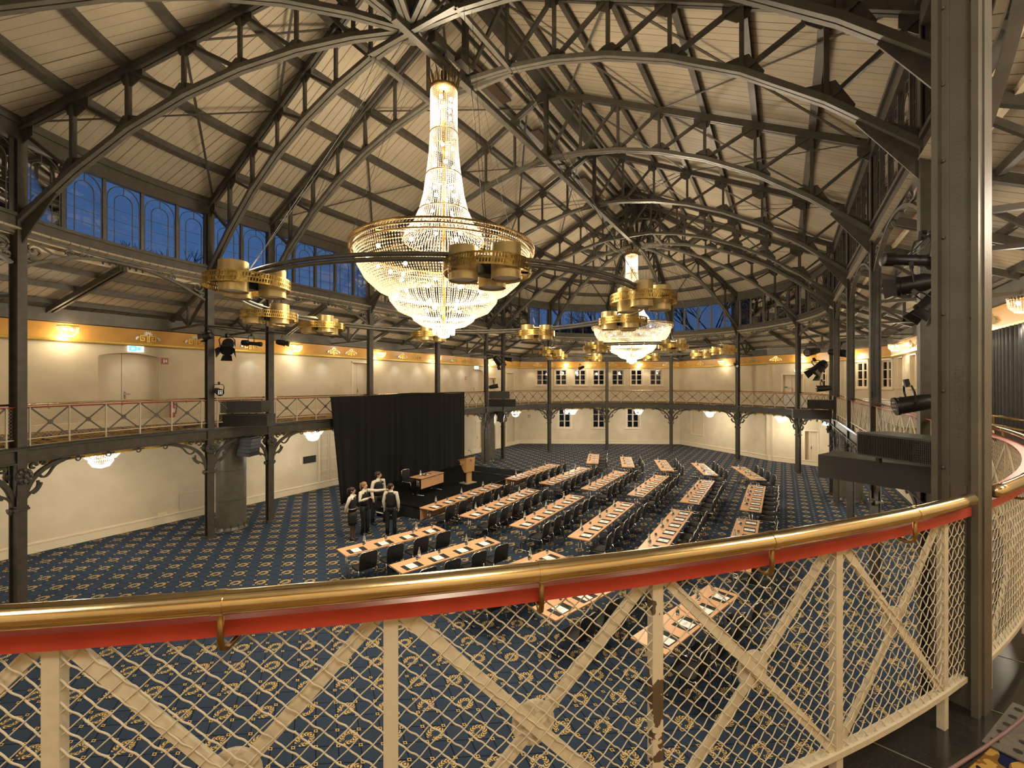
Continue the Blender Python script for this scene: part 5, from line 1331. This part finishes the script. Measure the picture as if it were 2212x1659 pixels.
# desk, chair, lectern on the stage
ZS = .45
place('t143p', (0, 0, 0), 0, '', '') if False else None
r_ = dup(PR['t143p'][0], PR['t143p'][1], (-5.55, 6.65, ZS), rd(183), 'beech table with front panel standing on the black stage', 'stage desk'); del r_['group']
r_ = dup(PR['chair'][0], PR['chair'][1], (-6.25, 6.4, ZS), rd(-88), 'black chair with chrome frame behind the table on the stage', 'x'); del r_['group']
r_ = dup(PR['bottle'][0], PR['bottle'][1], (-5.55, 6.25, ZS + TT), 0, 'water bottle on the stage table', 'x'); del r_['group']
r_ = dup(PR['pad'][0], PR['pad'][1], (-5.62, 6.62, ZS + TT), PI, 'desk pad with white sheet on the stage table', 'x'); del r_['group']
r_ = dup(PR['glass'][0], PR['glass'][1], (-5.42, 6.4, ZS + TT), 0, 'water glass on the stage table', 'x'); del r_['group']
t_ = thing('lectern', (-5.2, 8.95, ZS), rd(-98), 'pale beech lectern with silver base and small emblem on the stage', 'lectern')
# faces local +y -> towards the audience (+x world)
MB().prism([(-.36, .02), (.36, .02), (.36, -.0), (-.36, 0)], .01, (0, 0, 0)).add([], []) if False else None
MB().box((0, -.02, .015), (.62, .5, .03)).build('base_plate', M['silver'], t_)
MB().box((-.16, -.02, .26), (.05, .10, .48)).box((.16, -.02, .26), (.05, .10, .48)).build('silver_column', M['chrome'], t_)
MB().box((0, .05, .28), (.30, .03, .52)).build('lower_panel', M['lectern'], t_)
R3Y = Matrix(((0, 0, 1), (1, 0, 0), (0, 1, 0)))
for sx_ in (-1, 1): MB().prism([(.12, .5), (.14, 1.14), (-.30, 1.02), (-.30, .98), (-.12, .66), (.0, .5)], .022, (sx_ * .25, 0, 0), R3Y).build('side_panel', M['lectern'], t_)
MB().add([(-.25, .10, .52), (.25, .10, .52), (.27, .14, 1.16), (-.27, .14, 1.16), (-.25, .12, .52), (.25, .12, .52), (.27, .16, 1.16), (-.27, .16, 1.16)], [(0, 3, 2, 1), (4, 5, 6, 7), (0, 1, 5, 4), (1, 2, 6, 5), (2, 3, 7, 6), (3, 0, 4, 7)]).build('front_panel', M['lectern'], t_)
MB().box((0, -.10, 1.09), (.62, .50, .025), 0, Matrix.Rotation(.24, 3, 'X')).build('reading_top', M['lectern'], t_)
em = mat('emblem_violet', (.07, .03, .22), .5)
mb = MB()
for k in range(5): h_ = (.02, .035, .05, .035, .02)[k]; mb.box(((k - 2) * .016, .163, 1.03 + h_ / 2), (.011, .006, h_))
mb.box((0, .162, 1.015), (.15, .006, .010)); mb.box((0, .160, .995), (.11, .006, .008)); mb.build('emblem', em, t_)
MB().tube([(-.2, .0, 1.12), (-.2, .02, 1.3), (-.17, -.05, 1.42), (-.15, -.12, 1.43)], .007, 6).ball((-.15, -.13, 1.43), .02, 8, 6).build('microphone', M['blackmetal'], t_, True)
MB().box((.36, -.08, .86), (.10, .14, .02)).build('side_shelf', M['lectern'], t_)
# ------------------------------------------------------------------ gallery floor clutter near the camera
pts = []
for k in range(30):
    a = rd(-48 + 1.35 * k); r = R + .095 + .018 * math.sin(k * .5) + .0025 * k; pts.append((r * math.cos(a), r * math.sin(a), ZG + .012))
tag(MB().tube(pts, .006, 8).build('floor_cable', M['rubber'], None, True), 'thin mauve cable trailing over the granite edge beside the lettered column', 'cable')
t_ = thing('kick_plate', (7.70, -4.46, ZG), rd(62), 'perforated clear plastic strip lying at the foot of the lettered column', 'plastic strip')
MB().box((0, 0, .006), (.42, .11, .006)).build('strip', M['clear'], t_)
mb = MB()
for x_ in (-.16, -.08, 0, .08, .16):
    for y_ in (-.03, .03): mb.lathe([(.011, .009), (.013, .0105)], 12, (x_, y_, 0))
mb.build('holes', M['blackmetal'], t_)

# ================================================================== PEOPLE
def loft(mb, secs, n=16):
    """secs: (cx, cy, z, rx, ry)"""
    vs = []
    for cx_, cy_, z, rx, ry in secs:
        for k in range(n): a = 2 * PI * k / n; vs.append((cx_ + rx * math.cos(a), cy_ + ry * math.sin(a), z))
    m = len(secs); fs = [(i * n + a, i * n + (a + 1) % n, (i + 1) * n + (a + 1) % n, (i + 1) * n + a) for i in range(m - 1) for a in range(n)]
    fs += [tuple(range(n))[::-1], tuple((m - 1) * n + a for a in range(n))]; return mb.add(vs, fs)
def skin(name, nodes, edges, m, parent, root=0, sub=1):
    me = bpy.data.meshes.new(name); me.from_pydata([n[:3] for n in nodes], edges, []); me.update()
    o = bpy.data.objects.new(name, me); COL.objects.link(o); o.parent = parent
    md = o.modifiers.new('skin', 'SKIN'); md.use_smooth_shade = True
    if not me.skin_vertices: me.attributes.new  # layer is made by the modifier
    sv = me.skin_vertices[0].data
    for i, n in enumerate(nodes): sv[i].radius = (n[3], n[4] if len(n) > 4 else n[3]); sv[i].use_root = (i == root)
    ss = o.modifiers.new('sub', 'SUBSURF'); ss.levels = sub; ss.render_levels = sub
    me.materials.append(m); return o
def person(loc, rz, H, lab, armR, armL, legs, hair, female=True, skirt=False, headturn=0, fingersR='curl', fingersL='curl'):
    """arms: [shoulder, elbow, wrist, hand direction]; facing local +y; units for 1.7 m, scaled"""
    t_ = thing('person', loc, rz, lab, 'person'); sc = H / 1.70; t_.scale = (sc, sc, sc)
    sw = .165 if female else .195
    nodes = [(0, 0, .95, .11, .09), (0, 0, 1.12, .105, .08), (0, 0, 1.30, .12, .085), (0, -.005, 1.40, .075, .07), (0, .005, 1.47, .05, .05)]
    edges = [(0, 1), (1, 2), (2, 3), (3, 4)]
    ht = Matrix.Rotation(headturn, 3, 'Z')
    def hd(x, y, z, r, r2=None): q = ht @ Vector((x, y, 0)); nodes.append((q.x, q.y + .01, z, r, r2 or r)); return len(nodes) - 1
    j = hd(0, .035, 1.525, .052); edges.append((4, j)); c1 = hd(0, .01, 1.585, .078, .085); edges.append((j, c1)); c2 = hd(0, -.005, 1.635, .068, .075); edges.append((c1, c2))
    ns = hd(0, .098, 1.575, .014); edges.append((c1, ns))
    for sg, arm, fg in ((1, armR, fingersR), (-1, armL, fingersL)):
        sh, el, wr, hdv = [Vector(a) for a in arm]; hdv.normalize()
        i0 = len(nodes); nodes += [(*sh, .045), (*el, .034), (*wr, .023), (*(wr + hdv * .05), .030, .02), (*(wr + hdv * .085), .032, .016)]
        edges += [(2, i0), (i0, i0 + 1), (i0 + 1, i0 + 2), (i0 + 2, i0 + 3), (i0 + 3, i0 + 4)]
        side = hdv.cross(Vector((0, 0, 1)) if abs(hdv.z) < .8 else Vector((1, 0, 0))).normalized(); nrm = side.cross(hdv).normalized()
        palm = wr + hdv * .085
        for k, (off, lf) in enumerate(((-.027, .070), (-.009, .078), (.009, .073), (.027, .058))):
            b_ = palm + side * off; cur = .55 if fg == 'curl' else (.05 if (fg == 'point' and k == 0) else (1.3 if fg == 'point' else .3))
            m1 = b_ + (hdv * math.cos(cur * .5) - nrm * math.sin(cur * .5)) * lf * .5; m2 = m1 + (hdv * math.cos(cur * 1.4) - nrm * math.sin(cur * 1.4)) * lf * .5
            q = len(nodes); nodes += [(*(b_ + hdv * .01), .0095), (*m1, .0085), (*m2, .007)]; edges += [(i0 + 4, q), (q, q + 1), (q + 1, q + 2)]
        tb = wr + hdv * .045 - side * .03; q = len(nodes); nodes += [(*tb, .011), (*(tb + hdv * .03 - side * .018), .0095), (*(tb + hdv * .055 - side * .022), .008)]; edges += [(i0 + 3, q), (q, q + 1), (q + 1, q + 2)]
    ft = []
    for hip, kn, an in legs:
        i0 = len(nodes); nodes += [(*hip, .075), (*kn, .052), (*an, .034), (an[0], an[1] + .07, .035, .03), (an[0], an[1] + .15, .025, .022)]
        edges += [(0, i0), (i0, i0 + 1), (i0 + 1, i0 + 2), (i0 + 2, i0 + 3), (i0 + 3, i0 + 4)]; ft.append(an)
    skin('body', nodes, edges, M['skin'], t_, 0, 1)
    # clothing
    mb = loft(MB(), [(0, 0, .98, .135, .105), (0, 0, 1.08, .125, .10), (0, .004, 1.22, .15, .112), (0, .004, 1.33, .165, .112), (0, 0, 1.40, sw * .82, .085), (0, -.005, 1.44, .075, .062), (0, 0, 1.475, .058, .056)])
    for arm in (armR, armL):
        sh, el, wr, hdv = [Vector(a) for a in arm]; inn = Vector((sh.x * .62, sh.y, sh.z + .005))
        mb.ttube([inn, sh, sh.lerp(el, .5), el, el.lerp(wr, .5), wr, wr + (wr - el).normalized() * .012], [.055, .062, .056, .050, .047, .036, .034], 10)
    mb.build('shirt', M['shirt'], t_, True)
    if not skirt: vz = .93
    else: vz = .93
    mb = loft(MB(), [(0, 0, vz, .158 if female else .165, .122), (0, 0, 1.06, .140 if female else .16, .113), (0, .004, 1.22, .158 if female else .175, .124), (0, .004, 1.32, .168 if female else .19, .122), (0, -.002, 1.385, sw * .80, .098), (0, -.012, 1.425, .095, .072)])
    mb.build('vest', M['vest'], t_, True)
    # shirt front and tie seen in the vest opening, collar
    MB().prism([(-.045, 1.44), (.045, 1.44), (0, 1.25)], .012, (0, .112, 0), R3X).build('shirt_front', M['shirt'], t_)
    MB().prism([(-.014, 1.435), (.014, 1.435), (.018, 1.28), (0, 1.25), (-.018, 1.28)], .012, (0, .121, 0), R3X).build('tie', M['black'], t_)
    MB().lathe([(.066, 1.435), (.058, 1.485)], 14, (0, 0, 0), None, False, False).build('collar', M['shirt'], t_, True)
    if not female: MB().box((-.09, .118, 1.30), (.07, .006, .02)).build('pocket_square', M['white'], t_)
    if skirt:
        loft(MB(), [(0, 0, .50, .155, .13), (0, 0, .62, .168, .14), (0, 0, .80, .175, .14), (0, 0, .95, .145, .115)]).build('skirt', M['vest'], t_, True)
        mb = MB()
        for hip, kn, an in legs: mb.ttube([Vector(kn) + Vector((0, 0, .12)), Vector(kn), Vector(kn).lerp(Vector(an), .35), Vector(an), Vector(an) + Vector((0, .05, -.04))], [.068, .058, .060, .040, .038], 10)
        mb.build('tights', M['stocking'], t_, True)
        loft(MB(), [(0, 0, 1.005, .148, .118), (0, 0, 1.03, .148, .118)]).build('belt', M['silver'], t_, True)
    else:
        mb = loft(MB(), [(0, 0, .80, .155, .12), (0, 0, .90, .168, .125), (0, 0, .99, .145, .11)])
        for hip, kn, an in legs: mb.ttube([Vector(hip) + Vector((0, 0, .03)), Vector(hip).lerp(Vector(kn), .3), Vector(kn), Vector(kn).lerp(Vector(an), .5), Vector(an) + Vector((0, 0, -.03))], [.098, .095, .072, .066, .066], 10)
        mb.build('trousers', M['vest'], t_, True)
    for an in ft:
        loft(MB(), [(an[0], an[1] + .05, .0, .045, .12), (an[0], an[1] + .05, .03, .048, .125), (an[0], an[1] + .03, .06, .042, .09), (an[0], an[1], .09, .038, .045)]).build('shoe', M['blackmetal'], t_, True)
    # face and hair
    def face(name, pts, r, m, sc_=(1, 1, 1)):
        mb = MB()
        for p in pts: q = ht @ Vector((p[0], p[1], 0)); mb.ball((q.x, q.y + .01, p[2]), r, 8, 6, sc_)
        mb.build(name, m, t_, True)
    face('eyes', [(-.03, .082, 1.592), (.03, .082, 1.592)], .009, M['black']); face('mouth', [(0, .082, 1.535)], .014, mat('lips', (.35, .10, .08), .5) if 'lips' not in bpy.data.materials else bpy.data.materials['lips'], (1.3, .6, .4))
    face('ears', [(-.082, -.005, 1.575), (.082, -.005, 1.575)], .02, M['skin'], (.5, .8, 1.2))
    hm = hair[0]; mb = MB(); q = ht @ Vector((0, -.022, 0))
    sc_ = (.088, .095, .085); pr = [(max(1e-4, math.sin(PI * i / 12)), -math.cos(PI * i / 12)) for i in range(13)]
    mb.lathe([(a * .088, b_ * .085) for a, b_ in pr[4:]], 16, (q.x, q.y + .01, 1.625), ht @ Matrix.Diagonal((1, 1.1, 1)), False, False)
    q2 = ht @ Vector((0, -.055, 0)); mb.ball((q2.x, q2.y + .01, 1.585), .068, 12, 8, (1.1, .8, 1.15))
    if hair[1] == 'ponytail':
        tl = [ht @ Vector(p) for p in ((0, -.10, 0), (0, -.145, 0), (0, -.155, 0), (0, -.135, 0))]
        mb.ttube([Vector((v.x, v.y, z)) for v, z in zip(tl, (1.655, 1.63, 1.52, 1.38))], [.022, .034, .032, .010], 10)
    if hair[1] == 'bun': q3 = ht @ Vector((0, -.115, 0)); mb.ball((q3.x, q3.y, 1.58), .042, 10, 8)
    mb.build('hair', hm, t_, True)
    if not female:
        q = ht @ Vector((0, .05, 0)); mb = MB(); mb.ball((q.x, q.y + .01, 1.522), .046, 12, 8, (1, .85, .8)); mb.build('beard', M['hairdark'], t_, True)
    if hair[2]:
        mb = MB()
        for sx_ in (-1, 1): mb.tube([ht @ Vector((sx_ * .032 + .022 * math.cos(a), .098, 0)) + Vector((0, .01, 1.592 + .016 * math.sin(a))) for a in [2 * PI * k / 10 for k in range(10)]], .0025, 4, True)
        for sx_ in (-1, 1): mb.tube([ht @ Vector((sx_ * .054, .096, 0)) + Vector((0, .01, 1.595)), ht @ Vector((sx_ * .084, -.005, 0)) + Vector((0, .01, 1.595))], .0025, 4)
        mb.build('glasses', M['blackmetal'], t_)
    return t_
stand = lambda w_=.09, dl=0, dr=0: [((.085, 0, .90), (w_ + .005, .02 + dr, .49), (w_ + .01, dr, .09)), ((-.085, 0, .90), (-w_ - .005, .02 + dl, .49), (-w_ - .01, dl, .09))]
hang = lambda sg, sw=.175: [(sg * sw, 0, 1.385), (sg * (sw + .065), -.02, 1.12), (sg * (sw + .06), .06, .88), (0, .15, -1)]
person((-4.68, 2.24, 0), rd(-62), 1.65, 'young person in white shirt, black vest and skirt, leftmost of four, hands behind back',
       [(.17, -.01, 1.385), (.22, -.10, 1.13), (.12, -.17, .93), (-.7, -.1, -.4)], [(-.17, -.01, 1.385), (-.22, -.10, 1.13), (-.12, -.17, .95), (.7, -.1, -.4)], stand(.06), (M['hairdark'], 'ponytail', True), True, True)
person((-4.79, 2.8, 0), rd(-80), 1.70, 'smiling person with light brown ponytail pointing right, second of four from left',
       [(.17, 0, 1.385), (.26, .02, 1.13), (.10, .22, 1.20), (-.5, .6, .35)], [(-.17, .01, 1.39), (-.29, .27, 1.37), (-.40, .50, 1.40), (-.42, .9, .12)], stand(.07, .05), (M['hairlight'], 'ponytail', False), True, False, 0, 'point', 'point')
person((-5.24, 3.79, 0), rd(-92), 1.83, 'tall bearded person with glasses in black vest, third from left, legs apart', hang(1, .2), hang(-1, .2), stand(.16, .12, -.08), (M['hairdark'], 'short', True), False, False, .55)
person((-3.97, 3.18, 0), rd(32), 1.68, 'person seen from behind in white shirt and black vest, rightmost of four', hang(1), hang(-1), stand(.10, -.03, .03), (M['hairdark'], 'bun', True), True, False, -1.0)

# ================================================================== OUTSIDE, seen through the clerestory
for k, (x, y, sx_, sy_, h, rz) in enumerate(((14, 48, 24, 8, 17, .1), (40, 30, 10, 30, 18, .0), (-18, 52, 14, 8, 12.5, .1), (-8, 38.5, 30, 3, 7.6, rd(30)))):  # last one is added to block the sky and darken the gallery windows
    t_ = thing('outside_building', (x, y, 0), rz, ('dim building outside with lit windows behind the far right clerestory', 'dim building outside the right clerestory', 'low dim building outside the far left clerestory', 'added low dark block hiding the sky behind the gallery windows')[k], 'building')
    MB().box((0, 0, h / 2), (sx_, sy_, h)).build('facade', M['building'], t_)
    if k < 2:
        for i in range(9):
            for z in (9.6, 12.2):
                if (i * 3 + int(z)) % 4 == 0: continue
                w_ = MB().box((-sx_ / 2 + 1.6 + i * 2.6, -sy_ / 2 - .03, z), (.9, .06, 1.5)) if k == 0 else MB().box((-sx_ / 2 - .03, -sy_ / 2 + 1.6 + i * 3, z), (.06, .9, 1.5))
                w_.build('lit_window', M['litwin'] if (i in (1, 2, 5, 7) and z < 10) else M['building'], t_)
for k, (x, y, h) in enumerate(((-20, -4, 13), (-22, 3, 12), (2, 40, 15), (9, 39, 14), (17, 37, 15), (-9, 41, 14))):
    t_ = thing('bare_tree', (x, y, 0), 0, 'bare winter tree outside the clerestory, %s' % ('beyond the left windows, nearest', 'beyond the left windows, farther', 'behind the back windows, middle', 'behind the back windows, right', 'behind the far right windows', 'behind the back windows, left')[k], 'tree', None)
    mb = MB(); r2 = random.Random(k)
    def br(p, d, ln_, r, dep):
        q = p + d * ln_; mb.ttube([p, (p + q) / 2 + Vector((r2.uniform(-.1, .1), r2.uniform(-.1, .1), 0)) * ln_, q], [r, r * .8, r * .6], 5)
        if dep:
            for _ in range(3): br(q, (d + Vector((r2.uniform(-.8, .8), r2.uniform(-.8, .8), r2.uniform(-.2, .5)))).normalized(), ln_ * .68, r * .58, dep - 1)
    br(Vector((0, 0, 0)), Vector((0, 0, 1)), h * .38, .22, 5); mb.build('branches', M['tree'], t_)
